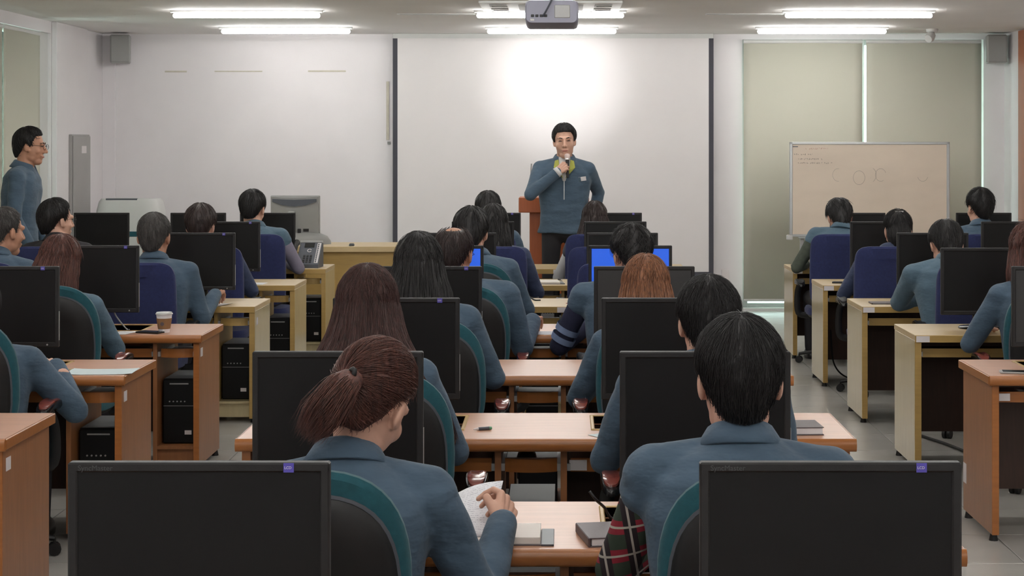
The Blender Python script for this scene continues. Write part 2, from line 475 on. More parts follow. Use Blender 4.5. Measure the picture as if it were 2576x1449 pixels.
# windows: frames and panes
w1 = MB()
YW = YF + .12
for a, b in ((WX0, WX0 + .06), (3.055, 3.125), (WX1 - .05, WX1)): w1.box(a, b, YW - .035, YW + .035, .03, 2.795, c=.004)
for a, b in ((.03, .075), (.105, .135), (2.74, 2.795)): w1.box(WX0, WX1, YW - .03, YW + .03, a, b, c=.004)
wo = struct('window_1', w1.mesh('window_frame_front', 'alu'))
for a, b in ((WX0 + .06, 3.055), (3.125, WX1 - .05)):
    link('pane', bm_box(a - .01, b + .01, YW - .004, YW + .004, .13, 2.75).mesh('pane', 'glass'), wo)
    link('pane', bm_box(a - .01, b + .01, YW - .004, YW + .004, .07, .11).mesh('pane', 'glass'), wo)
w2 = MB(); XW = XL - .1
for a, b in ((LW0, LW0 + .06), (12.0, 12.07), (14.62, 14.68), (15.86, LW1)): w2.box(XW - .035, XW + .07, a, b, .06, 2.74, c=.004)
for a, b in ((.06, .11), (2.69, 2.74)): w2.box(XW - .03, XW + .03, LW0, LW1, a, b, c=.004)
wo2 = struct('window_2', w2.mesh('window_frame_left', 'white_metal'))
for a, b in ((LW0 + .06, 12.0), (12.07, 14.62), (14.68, 15.86)):
    link('pane', bm_box(XW - .004, XW + .004, a - .01, b + .01, .1, 2.7).mesh('pane', 'glass'), wo2)

def blind(label, x0, x1, y, z0, z1, axis='x'):
    t = thing('roller_blind', label, 'blind', ((x0 + x1) / 2, y, z0) if axis == 'x' else (y, (x0 + x1) / 2, z0), 0 if axis == 'x' else R(90), 'roller blinds')
    h = (x1 - x0) / 2; H = z1 - z0
    n = 14; rows = []
    fb = MB()
    ring = []
    for k in range(n + 1):
        u = k / n; ring.append((-h + 2 * h * u, .0025 * math.sin(u * 9)))
    poly = [(a, b - .0008) for a, b in ring] + [(a, b + .0008) for a, b in ring[::-1]]
    fb.prism(poly, 'z', .02, H - .02)
    link('fabric', fb.mesh('blind_fabric', 'blind', 'all'), t)
    link('roller', MB().tube([(-h, .012, H - .02), (h, .012, H - .02)], .022, 12).mesh('roller', 'white_metal', True), t)
    link('bottom_rail', MB().box(-h, h, -.009, .009, 0, .024, c=.004).mesh('bottom_rail', 'white_metal'), t)
    return t
zb = PZ(757, YF)
blind('greenish grey roller blind between projection screen and the slit of daylight', WX0 + .005, PX(2169, 17.95), 17.95, zb, 2.79)
blind('greenish grey roller blind behind the right half of the whiteboard', PX(2179, 17.95), PX(2468, 17.95), 17.95, zb, 2.79)
blind('roller blind on the window beside the grey wall cabinet', 14.69, 15.71, XL + .03, .1, 2.73, 'y')
blind('wide roller blind on the side window farther from the grey cabinet', 10.05, 14.65, XL + .03, .1, 2.73, 'y')

# ceiling lights
def light_parts():
    L = .625
    ch = MB().box(-L - .02, L + .02, -.028, .028, -.02, 0, c=.003)
    tb = MB().capsule((-L + .024, 0, -.044), .022, (L - .024, 0, -.044), .022, 14)
    return [('channel', ch.mesh('channel', 'white_metal'), None), ('tube', tb.mesh('tube', 'tube', 'all'), None)]
LP = light_parts()
LX = {-2.67: 'cabinet side', -.1: 'above the middle desks', 2.51: 'whiteboard side'}
LXF = {-2.67: 'in front of the bare white wall', -.1: 'in front of the projection screen', 2.51: 'in front of the roller blinds'}
for k in range(10):
    y = 16.9 - 2.1 * k
    for x in LX:
        if k == 0: lb = 'lit white ceiling tube light nearest the front wall, ' + LXF[x]
        elif k == 1: lb = 'lit ceiling tube light second from the front wall, ' + LXF[x]
        else: lb = 'lit white ceiling tube light %s from the front wall, %s' % (('third', 'fourth', 'fifth', 'sixth', 'seventh', 'eighth', 'ninth', 'tenth')[k - 2], LX[x])
        place(LP, 'ceiling_light', lb, 'light', (x, y, ZC), 0, 'ceiling tube lights')

# projector with its beam
t = thing('projector', 'grey ceiling projector hanging on a pole above the middle desks', 'projector', (PX(1388, 10), 10.0, 2.41))
body = MB()
for_r = []
def rrect(w, h, r, n=5):
    o = []
    for cx, cz, a0 in ((w - r, h - r, 0), (-w + r, h - r, 90), (-w + r, -h + r, 180), (w - r, -h + r, 270)):
        for k in range(n): a = R(a0 + 90 * k / (n - 1)); o.append((cx + r * math.cos(a), cz + r * math.sin(a)))
    return o
rings = []
for y, s, dz in ((0, .94, 0), (.012, 1, 0), (.36, 1, -.012), (.39, .93, -.012)):
    rings.append([(x * s, y, .067 + z * s + dz) for x, z in rrect(.153, .067, .03)])
body.loft(rings)
link('body', body.mesh('projector_body', 'proj_body', True), t)
link('port_panel', MB().box(.015, .105, -.004, .004, .03, .105, c=.004).mesh('port_panel', 'silver_plastic'), t)
pl = MB()
for x in (-.11, -.085, -.06, -.035): pl.box(x - .009, x + .009, -.003, .004, .035, .05, c=.002)
link('socket', pl.mesh('sockets', 'black'), t)
link('power_inlet', MB().box(-.125, -.1, -.006, .004, .012, .026, c=.003).mesh('power_inlet', 'white_metal'), t)
link('lens', MB().tube([(.06, .38, .07), (.06, .42, .068)], .035, 20).mesh('lens', 'black_gloss', True), t)
link('pole', MB().tube([(0, .18, .125), (0, .18, ZC - 2.41 - .01)], .02, 12).mesh('pole', 'white_metal', True), t)
link('ceiling_plate', MB().box(-.08, .08, .1, .26, ZC - 2.41 - .012, ZC - 2.41, c=.003).mesh('ceiling_plate', 'white_metal'), t)
link('cable', MB().tube(curve_pts([(-.05, -.002, .04), (-.03, -.05, .07), (0, -.03, .13), (.0, .1, .16), (0, .16, .22)], 18), .006, 6).mesh('projector_cable', 'dark_grey', True), t)
sp = bpy.data.lights.new('projector_beam', 'SPOT'); sp.energy = SPOT_POWER; sp.spot_size = R(13.5); sp.spot_blend = 1.0; sp.shadow_soft_size = .03
sp.color = (1, .99, 1)
so = bpy.data.objects.new('projector_beam', sp); COL.objects.link(so)
so.location = (PX(1388, 10) + .06, 10.46, 2.478); dv = Vector((-.06, 18, 2.30)) - so.location
so.rotation_euler = dv.to_track_quat('-Z', 'Y').to_euler()

# ceiling cassette behind the projector, slot diffusers, dome, wall speakers
t = thing('ceiling_air_conditioner', 'white square ceiling air unit above the front desks, beyond the projector', 'air conditioner', (-.09, 14.2, ZC))
link('panel', MB().box(-.57, .57, -.42, .42, -.022, 0, c=.006).mesh('ac_panel', 'white_metal'), t)
g = MB()
for k in range(12): g.box(-.26, .26, -.26 + k * .045, -.235 + k * .045, -.03, -.02, c=.002)
link('grille', g.mesh('ac_grille', 'grey_metal'), t)
for sx in (-1, 1):
    for sy in (-1, 1):
        v = MB(); x, y = sx * .42, sy * .2
        v.box(x - .07, x + .07, y - .09, y - .075, -.027, -.02).box(x - .07, x + .07, y + .075, y + .09, -.027, -.02)
        v.box(x - .07, x - .055, y - .075, y + .075, -.027, -.02)
        link('louver', v.mesh('ac_louver', 'grey_plastic'), t)
for px0, px1, lb in ((1005, 1190, 'thin grey slot vent in ceiling on the bare-wall side of the projector'), (1780, 1965, 'thin grey slot vent in ceiling on the blind side of the projector')):
    Yd = 15.2; a, b = PX(px0, Yd), PX(px1, Yd)
    t = thing('slot_vent', lb, 'vent', ((a + b) / 2, Yd, ZC)); h = (b - a) / 2
    link('frame', MB().box(-h - .02, h + .02, -.05, -.035, -.006, 0).box(-h - .02, h + .02, .035, .05, -.006, 0).mesh('vent_frame', 'white_metal'), t)
    for k in range(3): link('slat', MB().box(-h, h, -.03 + k * .022, -.016 + k * .022, -.004, 0).mesh('vent_slat', 'grey_metal'), t)
t = thing('ceiling_camera', 'small white dome camera on the ceiling before the blinds', 'camera', (PX(2345, 17.2), 17.2, ZC))
link('base', MB().tube([(0, 0, 0), (0, 0, -.03)], [.06, .055], 20).mesh('cam_base', 'white_metal', True), t)
link('housing', MB().tube([(-.01, 0, -.03), (-.012, -.01, -.06), (-.03, -.03, -.085), (-.05, -.05, -.1)], [.03, .045, .05, .04], 16).mesh('cam_housing', 'white_metal', True), t)
def wall_speaker(label, x, z, rz):
    t = thing('wall_speaker', label, 'speaker', (x, 17.78, z), rz, 'wall speakers')
    link('cabinet', MB().box(-.1, .1, -.1, .09, 0, .29, c=.014).mesh('speaker_cabinet', 'silver_plastic'), t)
    link('grille', MB().box(-.088, .088, -.108, -.1, .012, .278, c=.006).mesh('speaker_grille', 'grey_plastic'), t)
    link('bracket', MB().box(-.03, .03, .09, .2, .1, .16, c=.005).mesh('speaker_bracket', 'dark_grey'), t)
wall_speaker('grey loudspeaker high on the wall above the air purifier', XL + .23, PZ(160, 17.8), R(12))
wall_speaker('grey loudspeaker high in the corner beside the roller blinds', PX(2505, 17.8), PZ(160, 17.8), R(-8))

# projection screen
t = thing('projection_screen', 'large white projection screen with dark side borders behind the speaker', 'screen', (PX(1391, 17.9), 17.9, 0))
sw0, sw1 = PX(1000, 17.9) - PX(1391, 17.9), PX(1783, 17.9) - PX(1391, 17.9)
zt, zl = 2.80, PZ(684, 17.9)
link('cloth', MB().box(sw0, sw1, -.002, .002, zl, zt).mesh('cloth', 'screen_cloth'), t)
bw = PX(1000, 17.9) - PX(988, 17.9)
for a, b in ((sw0 - bw, sw0), (sw1, sw1 + bw)):
    link('side_border', MB().box(a, b, -.003, .002, zl - .07, zt).mesh('side_border', 'screen_border'), t)
link('bottom_border', MB().box(sw0, sw1, -.003, .002, zl - .07, zl).mesh('bottom_border', 'screen_border'), t)
link('bottom_bar', MB().tube([(sw0 - bw, 0, zl - .085), (sw1 + bw, 0, zl - .085)], .018, 12).mesh('bottom_bar', 'black', True), t)
link('housing', MB().box(sw0 - bw, sw1 + bw, .0, .09, zt - .01, ZC, c=.004).mesh('screen_housing', 'white_metal'), t)

# marks and strips left on the bare front wall
def strip(name, label, px0, px1, py0, py1, m, th=.006):
    Y = YF; b = MB().box(PX(px0, Y), PX(px1, Y), Y - th, Y, PZ(py1, Y), PZ(py0, Y), c=.001)
    return tag(link(name, b.mesh(name, m)), label, 'strip')
strip('wall_conduit', 'thin grey vertical conduit on the wall under the loudspeaker', 286, 289, 200, 330, 'grey_plastic', .015)
strip('tape_strip', 'short yellowed tape strip high on the bare wall near the loudspeaker', 415, 470, 178, 182, 'stain')
strip('tape_strip', 'long faint tape strip high on the middle of the bare wall', 540, 660, 178, 181, 'stain')
strip('tape_strip', 'yellowed tape strip high on the bare wall, next to the projection screen', 775, 870, 177, 181, 'stain')
strip('cable_cover', 'yellowed vertical cable cover on the wall along the screen border', 972, 979, 205, 352, 'stain', .012)
strip('wall_hook', 'tiny grey hook on the wall below the vertical cable cover', 975, 982, 356, 363, 'grey_plastic', .02)

# grey cabinet on the left wall
t = thing('wall_cabinet', 'tall narrow grey metal cabinet door set in the side wall', 'cabinet', (XL + .05, 16.87, .05))
link('body', MB().box(0, .03, -.31, .31, 0, 1.76, c=.004).mesh('cab_body', 'grey_metal'), t)
d = link('door', MB().box(.03, .042, -.295, .295, .015, 1.745, c=.003).mesh('cab_door', 'grey_metal'), t)
link('handle', MB().box(.042, .06, -.26, -.24, .85, .97, c=.004).mesh('cab_handle', 'dark_grey'), d)
link('label_plate', MB().box(.042, .045, -.02, .14, 1.58, 1.65).mesh('cab_label', 'sticker'), d)
tag(link('floor_socket_plate', MB().box(PX(1815, YF), PX(1835, YF), YF - .012, YF, PZ(706, YF), PZ(678, YF), c=.003).mesh('socket', 'sticker')), 'white wall socket plate between projection screen and blinds', 'socket')

# ------------------------------------------------------------------ desks
ROW = [2.70 + 1.61 * n for n in range(8)]         # front edge of each desk row
DW, DD, DZ = 2.09, .58, .72
COLX = {'C': -1.10, 'L': -1.89 - DW, 'R': 1.845}
WELLS = ((.235, .745), (1.215, 1.725))            # openings in the orange tops where the monitors stand
def desk_parts(kind):
    o = kind == 'orange'
    wd, tp, lp = ('wood', 'wood_top', 'wood_lip') if o else ('ywood', 'ywood_top', 'ywood_lip')
    P = []
    top = MB()
    if o:
        top.box(0, DW, 0, .20, .69, DZ).box(0, DW, .50, DD, .69, DZ)
        xs_ = [0] + [v for w in WELLS for v in w] + [DW]
        for i in range(0, len(xs_), 2): top.box(xs_[i], xs_[i + 1], .20, .50, .69, DZ)
    else: top.box(0, DW, 0, DD, .69, DZ, c=.002)
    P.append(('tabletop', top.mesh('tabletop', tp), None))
    if o:
        for a, b in WELLS:
            fr = MB().box(a - .014, b + .014, .186, .20, .69, DZ + .004, c=.003).box(a - .014, b + .014, .50, .514, .69, DZ + .004, c=.003)
            fr.box(a - .014, a, .20, .50, .69, DZ + .004, c=.003).box(b, b + .014, .20, .50, .69, DZ + .004, c=.003)
            P.append(('well_frame', fr.mesh('well_frame', 'ywood_lip'), None))
            P.append(('well_floor', MB().box(a, b, .20, .50, .645, .66).mesh('well_floor', 'wood'), None))
        prof = [(-.014 + .018 * (1 - math.cos(R(a))) * 1.0 if False else -.014 * math.cos(R(a)) , .70 + .022 * math.sin(R(a))) for a in range(-90, 91, 20)]
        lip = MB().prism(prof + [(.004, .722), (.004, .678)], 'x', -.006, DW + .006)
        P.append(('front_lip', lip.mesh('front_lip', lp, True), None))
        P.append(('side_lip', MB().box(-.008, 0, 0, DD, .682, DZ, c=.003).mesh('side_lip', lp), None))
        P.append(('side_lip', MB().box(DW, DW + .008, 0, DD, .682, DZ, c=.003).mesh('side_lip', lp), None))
    else:
        P.append(('front_lip', MB().box(0, DW, -.004, 0, .682, DZ - .001, c=.001).mesh('front_lip', lp), None))
    i0 = len(P)
    for a, b in ((0.012, .042), (DW - .042, DW - .012)) if o else ((0, .034), (DW - .034, DW)):
        P.append(('side_panel', MB().box(a, b, .03 if o else .012, DD - .015, .03, .69, c=.0015).mesh('side_panel', wd), None))
        k = len(P) - 1
        P.append(('panel_edge', MB().box(a, b, .022 if o else .004, .03 if o else .012, .03, .69, c=.001).mesh('panel_edge', lp), k))
        for y in (.06, DD - .06):
            P.append(('foot', MB().tube([((a + b) / 2, y, 0), ((a + b) / 2, y, .03)], [.02, .014], 10).mesh('foot', 'black', True), k))
    for a in (.87, 1.095, 1.83):
        P.append(('divider', MB().box(a, a + .022, .05, DD - .03, .03, .69, c=.001).mesh('divider', wd if o else lp), None))
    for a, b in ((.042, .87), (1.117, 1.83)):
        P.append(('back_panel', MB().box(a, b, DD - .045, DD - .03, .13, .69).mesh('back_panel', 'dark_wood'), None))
    for a, b in ((.042, .87), (.892, 1.095), (1.117, 1.83), (1.852, DW - .042)):
        narrow = b - a < .4
        P.append(('keyboard_tray', MB().box(a + .012, b - .012, .09, .44, .598, .612).mesh('tray', 'dark_wood'), None))
        k = len(P) - 1
        fr = MB()
        n = 8; ring_t = []; ring_b = []
        w = b - a - .024
        for i in range(n + 1):
            u = i / n; bow = .022 * (1 - (2 * u - 1) ** 2) if narrow else .006 * (1 - (2 * u - 1) ** 2)
            ring_t.append((a + .012 + w * u, .09 - bow))
        poly = ring_t + [(b - .012, .10), (a + .012, .10)]
        fr.prism(poly, 'z', .594, .640)
        P.append(('tray_front', fr.mesh('tray_front', lp), k))
        for x in (a, b - .012):
            P.append(('tray_rail', MB().box(x, x + .012, .07, .42, .60, .625).mesh('tray_rail', 'alu'), k))
    for a, b in ((.892, 1.095), (1.852, DW - .042)):
        P.append(('tower_shelf', MB().box(a, b, .05, DD - .03, .115, .13).mesh('tower_shelf', wd), None))
        P.append(('kick_board', MB().box(a, b, .07, .082, .03, .115).mesh('kick_board', wd), None))
    return P
DESK = {k: desk_parts(k) for k in ('orange', 'pale')}
ORD = {7: 'nearest', 6: 'second', 5: 'third', 4: 'fourth', 3: 'fifth', 2: 'sixth', 1: 'seventh', 0: 'eighth'}
COLN = {'C': 'in middle column', 'L': 'in grey cabinet column', 'R': 'in the whiteboard column'}
def rowname(c, r): return ('%s to the screen %s' if r == 7 else '%s from the screen %s') % (ORD[r], COLN[c])
desk_obj = {}
for c, rows in (('C', range(8)), ('L', range(2, 8)), ('R', range(3, 8))):
    for r in rows:
        kind = 'orange' if (c == 'C' and r <= 4) or (c == 'L' and r <= 4) or (c == 'R' and r <= 3) else 'pale'
        desk_obj[c, r] = place(DESK[kind], 'computer_desk', ('orange wood' if kind == 'orange' else 'pale wood') + ' double desk, ' + rowname(c, r), 'desk', (COLX[c], ROW[r], 0), 0, 'computer desks')

def desk_sticker(c, r, x0, x1, y0, y1, z0, z1):
    o = link('sticker', MB().box(x0, x1, y0, y1, z0, z1).mesh('desk_sticker', 'sticker'), desk_obj[c, r]); o['label'] = 'small white number sticker'
for r in (2, 3, 4, 5): desk_sticker('L', r, DW - .012 if r < 5 else DW, DW - .010 if r < 5 else DW + .002, .06, .11, .60, .645)
for r in (4, 5, 6, 7): desk_sticker('R', r, .005, .075, -.006, -.004, .684, .716)
desk_sticker('R', 3, .05, .10, .064, .068, .604, .636)
desk_sticker('R', 3, .010, .012, .50, .56, .16, .25)
desk_sticker('C', 2, 1.125, 1.185, .078, .082, .60, .636)
desk_sticker('C', 5, 1.07, 1.13, -.006, -.004, .684, .716)
desk_sticker('C', 7, 1.03, 1.08, -.006, -.004, .684, .716)

# ------------------------------------------------------------------ monitors
def text_mesh(s, size, m):
    cu = bpy.data.curves.new('t', 'FONT'); cu.body = s; cu.size = size; cu.extrude = .0002
    o = bpy.data.objects.new('t', cu); TMP.collection.objects.link(o)
    dg = tmp_graph()
    me = bpy.data.meshes.new_from_object(o.evaluated_get(dg)); bpy.data.objects.remove(o)
    me.transform(Matrix.Rotation(R(90), 4, 'X')); me.materials.clear(); me.materials.append(M[m]); me.name = 'lettering'
    return me
M['faint'] = mat('faint_lettering', (70, 70, 72), .5, var=.02)
LETTER = text_mesh('SyncMaster', .013, 'faint')
STICK = [MB().box(-.009, .009, -.0145, -.0135, -.008, .008).mesh('monitor_sticker', 'purple')]
MARK = text_mesh('LCD', .0065, 'sticker')
def monitor_parts(zbot, screen='lcd', w=.452, h=.362):
    """origin on the surface the base stands on; the panel's lower edge is zbot above it"""
    P = []; b = .017; hw = w / 2
    z0, z1 = zbot, zbot + h
    bz = MB().box(-hw, hw, -.013, .012, z1 - b, z1, c=.003).box(-hw, hw, -.013, .012, z0, z0 + b * 1.3, c=.003)
    bz.box(-hw, -hw + b, -.013, .012, z0 + .004, z1 - .004, c=.003).box(hw - b, hw, -.013, .012, z0 + .004, z1 - .004, c=.003)
    P.append(('bezel', bz.mesh('bezel', 'black'), None))
    P.append(('screen', MB().box(-hw + b - .001, hw - b + .001, -.009, .006, z0 + b * 1.3 - .001, z1 - b + .001).mesh('screen', screen), None))
    rc = MB()
    rc.loft([[(x, y, zz) for x, zz in [(a * s, (z0 + z1) / 2 + q * s) for a, q in rrect(hw - .002, h / 2 - .002, .02)]] for y, s in ((.010, 1), (.022, .97), (.05, .6), (.055, .56))])
    P.append(('rear_cover', rc.mesh('rear_cover', 'black', True), None))
    P.append(('neck', MB().box(-.045, .045, .012, .05, .012, z0 + .10, c=.01).mesh('neck', 'black_gloss'), None))
    base = MB(); oval = superell(.125, .09, 2.4, 32)
    base.loft([[(x * s, y * s + .02, z) for x, y in oval] for s, z in ((1, 0), (1, .006), (.93, .012), (.4, .02))])
    P.append(('base', base.mesh('base', 'black_gloss', True), None))
    P.append(('side_trim', MB().box(hw - .0005, hw + .0015, -.008, .004, z0 + .03, z0 + .16, c=.0004).mesh('side_trim', 'alu'), None))
    P.append(('power_button', MB().tube([(hw - .05, -.014, z0 + .011), (hw - .05, -.0125, z0 + .011)], .004, 10).mesh('power_button', 'silver_plastic', True), None))
    return P, z1
def monitor_set(zbot):
    d = {}
    for s in ('lcd', 'lcd_grey', 'lcd_blue'):
        d[s] = monitor_parts(zbot, s)
    return d
MON = {'orange': monitor_set(.148), 'pale': monitor_set(.075)}
def monitor(c, r, xl, who, top=None, screen='lcd', sticker=True, word=False, rz=0.0, group='computer monitors'):
    kind = 'orange' if (c in 'CL' and r <= 4) or (c == 'R' and r <= 3) else 'pale'
    parts, z1 = MON[kind][screen]
    y = ROW[r] + .33; z = .66 if kind == 'orange' else DZ
    desc = {'lcd': 'black flat monitor with dark screen', 'lcd_grey': 'black flat monitor with greyish dark screen', 'lcd_blue': 'black flat monitor with lit blue screen'}[screen]
    t = place(parts, 'computer_monitor', desc + ' ' + who, 'monitor', (xl + .226, y, z), rz, group)
    bez = [o for o in t.children if o.name.startswith('bezel')][0]
    if sticker:
        s = link('sticker', STICK[0], bez, (.226 - .07, 0, z1 - .0085)); s['label'] = 'small purple sticker with white letters'
        link('sticker_mark', MARK, bez, (.226 - .0775, -.0148, z1 - .0105))
    if word: link('lettering', LETTER, bez, (-.226 + .018, -.0135, z1 - .0135))
    return t
mons = [
 ('C', 0, -.4015 - .452, 'facing the empty place behind the ponytailed woman', 'lcd', True, True),
 ('C', 0, .238, 'facing the empty place behind the man with plaid sleeves', 'lcd', True, True),
 ('C', 1, -.82, 'facing the woman with the ponytail', 'lcd', False, False),
 ('C', 1, .153, 'facing the man with plaid sleeves', 'lcd', False, False),
 ('C', 2, -.818, 'facing the woman with waist-long dark brown hair', 'lcd', True, False),
 ('C', 2, .141, 'facing the black-haired man before the plaid-sleeved man', 'lcd', False, False),
 ('C', 3, -.812, 'facing the woman with long straight black hair', 'lcd', True, False),
 ('C', 3, .143, 'facing the woman with light brown hair', 'lcd_grey', False, False),
 ('C', 4, -.877, 'facing the balding man', 'lcd_blue', False, False),
 ('C', 4, .143, 'facing the curly-haired man with striped sleeves', 'lcd_blue', False, False),
 ('C', 5, -.87, 'facing the dark-haired person in front of the balding man', 'lcd', False, False),
 ('C', 5, .155, 'on the third middle desk before an empty blue chair', 'lcd', False, False),
 ('C', 6, -.80, 'facing the black-haired person in navy jacket', 'lcd', False, False),
 ('C', 6, .16, 'on the second middle desk before an empty blue chair', 'lcd', False, False),
 ('C', 7, -.79, 'facing the short-haired man nearest the lectern', 'lcd', True, False),
 ('C', 7, .20, 'facing the long-haired woman in grey vest', 'lcd', True, False),
 ('L', 3, -2.712, 'facing the place with the pale blue sheet', 'lcd', True, False),
 ('L', 4, -2.742, 'facing the red-brown-haired woman on the teal chair', 'lcd', True, False),
 ('L', 5, -2.522, 'facing the greying man on the blue chair', 'lcd', True, False),
 ('L', 6, -2.642, 'facing the dark-haired person who sits before the greying man', 'lcd', True, False),
 ('L', 7, -2.632, 'facing the man with grey-lavender sleeves', 'lcd', False, False),
 ('L', 7, -3.20, 'between two others on the desk by the air purifier', 'lcd', False, False),
 ('L', 7, -3.99, 'nearest the grey wall cabinet on the front desk', 'lcd', False, False),
 ('R', 3, 2.02, 'beside the white smartphone on the orange desk', 'lcd_grey', False, False),
 ('R', 4, 2.05, 'facing the woman with wavy auburn hair', 'lcd', False, False),
 ('R', 5, 2.12, 'facing the man who leans on his elbow', 'lcd', False, False),
 ('R', 6, 2.09, 'facing the woman with pinned-up hair', 'lcd', False, False),
 ('R', 7, 2.19, 'facing the man in vest with olive sleeves', 'lcd', False, False),
 ('R', 6, 3.04, 'behind the man who sits nearest the window corner', 'lcd', False, False),
 ('R', 7, 3.22, 'facing the man who sits nearest the window corner', 'lcd', False, False),
]
for c, r, x, who, sc, st, wd in mons: monitor(c, r, x, who, None, sc, st, wd)

# ------------------------------------------------------------------ PC towers in the desk bays
def tower_parts():
    P = []
    P.append(('case', MB().box(-.085, .085, .012, .36, 0, .345, c=.004).mesh('pc_case', 'pc_black'), None))
    P.append(('front_panel', MB().box(-.085, .085, 0, .012, .004, .341, c=.005).mesh('pc_front', 'pc_black'), None))
    P.append(('drive_flap', MB().box(-.05, .05, -.003, 0, .315, .322, c=.001).mesh('drive_flap', 'silver_plastic'), 1))
    P.append(('seam', MB().box(-.083, .083, -.001, 0, .20, .203).mesh('pc_seam', 'grey_plastic'), 1))
    b = MB()
    for k in range(5): b.tube([(-.05 + k * .02, -.003, .225), (-.05 + k * .02, 0, .225)], .004, 8)
    P.append(('button_row', b.mesh('pc_buttons', 'silver_plastic', True), 1))
    P.append(('badge', MB().box(.03, .066, -.002, 0, .05, .072).mesh('pc_badge', 'sticker'), 1))
    return P
TOW = tower_parts()
for c, r in [('L', r) for r in range(2, 8)] + [('C', r) for r in range(1, 8)]:
    for bay, xx in (('end bay', 1.95), ('middle bay', .9935)):
        if bay == 'middle bay' and c == 'L': continue
        if bay == 'end bay' and c == 'C' and r not in (2,): continue
        place(TOW, 'computer_tower', 'black computer tower in the %s, desk %s' % (bay, rowname(c, r)), 'computer', (COLX[c] + xx, ROW[r] + .13, .13), 0, 'computer towers')

# ------------------------------------------------------------------ chairs
def chair_parts(kind):
    P = []
    teal = kind == 'teal'
    fab = 'teal' if teal else 'blue_fab'
    if teal: out = superell(.225, .268, 2.7, 44); zc = .76
    else: out = superell(.235, .275, 6.5, 52); zc = .755
    def bend(x, z): return -.10 * ((z - .5) / .55) ** 2 * .6 + .10 * (x / .23) ** 2 * .35   # reclines and wraps round
    def pad(out, prof):
        return MB().loft([[(x * s, y + bend(x * s, zc + z * s), zc + z * s) for x, z in out] for y, s in prof])
    y0 = -.25
    P.append(('back_cushion', pad(out, ((y0 + .055, .80), (y0 + .045, .93), (y0 + .02, 1), (y0, 1), (y0 - .012, .95), (y0 - .014, .7))).mesh('back_cushion', fab, True), None))
    if teal:
        P.append(('back_shell', pad(out * np.array([.90, .90]) + np.array([0, -.026]), ((y0 - .004, 1), (y0 - .022, .985), (y0 - .036, .9), (y0 - .04, .6))).mesh('back_shell', 'black', True), None))
        P.append(('shell_rim', pad(out * np.array([.915, .915]) + np.array([0, -.025]), ((y0 - .002, 1), (y0 - .016, 1), (y0 - .018, .97))).mesh('shell_rim', 'dark_grey', True), len(P) - 1))  # grey ring paints the gloss highlight along the edge of the black shell
    seat = superell(.235, .225, 3.6, 40)
    P.append(('seat_cushion', MB().loft([[(x * s, y * s + .01, z) for x, y in seat] for z, s in ((.385, .93), (.395, .99), (.425, 1), (.448, .95), (.452, .7))]).mesh('seat_cushion', fab, True), None))
    P.append(('seat_pan', MB().loft([[(x * s, y * s + .01, z) for x, y in seat] for z, s in ((.36, .7), (.372, .9), (.388, .95))]).mesh('seat_pan', 'black', True), None))
    P.append(('back_bracket', MB().tube(curve_pts([(0, -.05, .37), (0, -.22, .38), (0, -.30, .45), (0, -.292, .62)], 14), .022, 10, True, (1.5, .6)).mesh('back_bracket', 'black', True), None))
    for s in (-1, 1):
        P.append(('armrest', MB().tube(curve_pts([(s * .2, .02, .375), (s * .29, .02, .40), (s * .30, .0, .55), (s * .285, -.05, .64)], 16), .016, 8, True, (.7, 1.5)).mesh('arm_support', 'black', True), None))
        k = len(P) - 1
        ov = superell(.035, .125, 2.8, 28)
        P.append(('arm_shell', MB().loft([[(s * .283 + x * q, y * q, z - .03 * ((y * q) / .125) ** 2) for x, y in ov] for z, q in ((.628, .8), (.64, 1), (.655, 1), (.66, .96))]).mesh('arm_shell', 'black_gloss', True), k))
        P.append(('arm_pad', MB().loft([[(s * .283 + x * q, y * q, z - .03 * ((y * q) / .125) ** 2) for x, y in ov] for z, q in ((.658, .84), (.664, .82), (.667, .6))]).mesh('arm_pad', 'red_pad' if teal else 'black', True), k))
    P.append(('gas_column', MB().tube([(0, 0, .09), (0, 0, .22), (0, 0, .221), (0, 0, .37)], [.028, .028, .018, .018], 14).mesh('gas_column', 'black', True), None))
    for i in range(5):
        a = R(90 + 72 * i); dx, dy = math.cos(a), math.sin(a)
        P.append(('base_leg', MB().tube([(dx * .02, dy * .02, .105), (dx * .16, dy * .16, .095), (dx * .29, dy * .29, .07)], [.026, .02, .014], 8, True, (1, .8)).mesh('base_leg', 'black', True), None))
        k = len(P) - 1
        nx, ny = -dy, dx
        cs = MB()
        for q in (-1, 1): cs.tube([(dx * .29 + nx * q * .006, dy * .29 + ny * q * .006, .027), (dx * .29 + nx * q * .024, dy * .29 + ny * q * .024, .027)], .027, 12)
        cs.tube([(dx * .29, dy * .29, .027), (dx * .29, dy * .29, .07)], .006, 6)
        P.append(('caster', cs.mesh('caster', 'black', True), k))
    return P
CH_ = {k: chair_parts(k) for k in ('teal', 'blue')}
def chair(kind, label, x, r, dy=-.27, rz=0.0):
    return place(CH_[kind], 'office_chair', ('teal and black office chair ' if kind == 'teal' else 'dark blue fabric office chair ') + label, 'chair', (x, ROW[r] + dy, 0), rz, kind + ' office chairs')

# ------------------------------------------------------------------ people
def rotm(yaw=0, pitch=0, roll=0):
    return np.array((Matrix.Rotation(R(yaw), 3, 'Z') @ Matrix.Rotation(R(-pitch), 3, 'X') @ Matrix.Rotation(R(roll), 3, 'Y')))

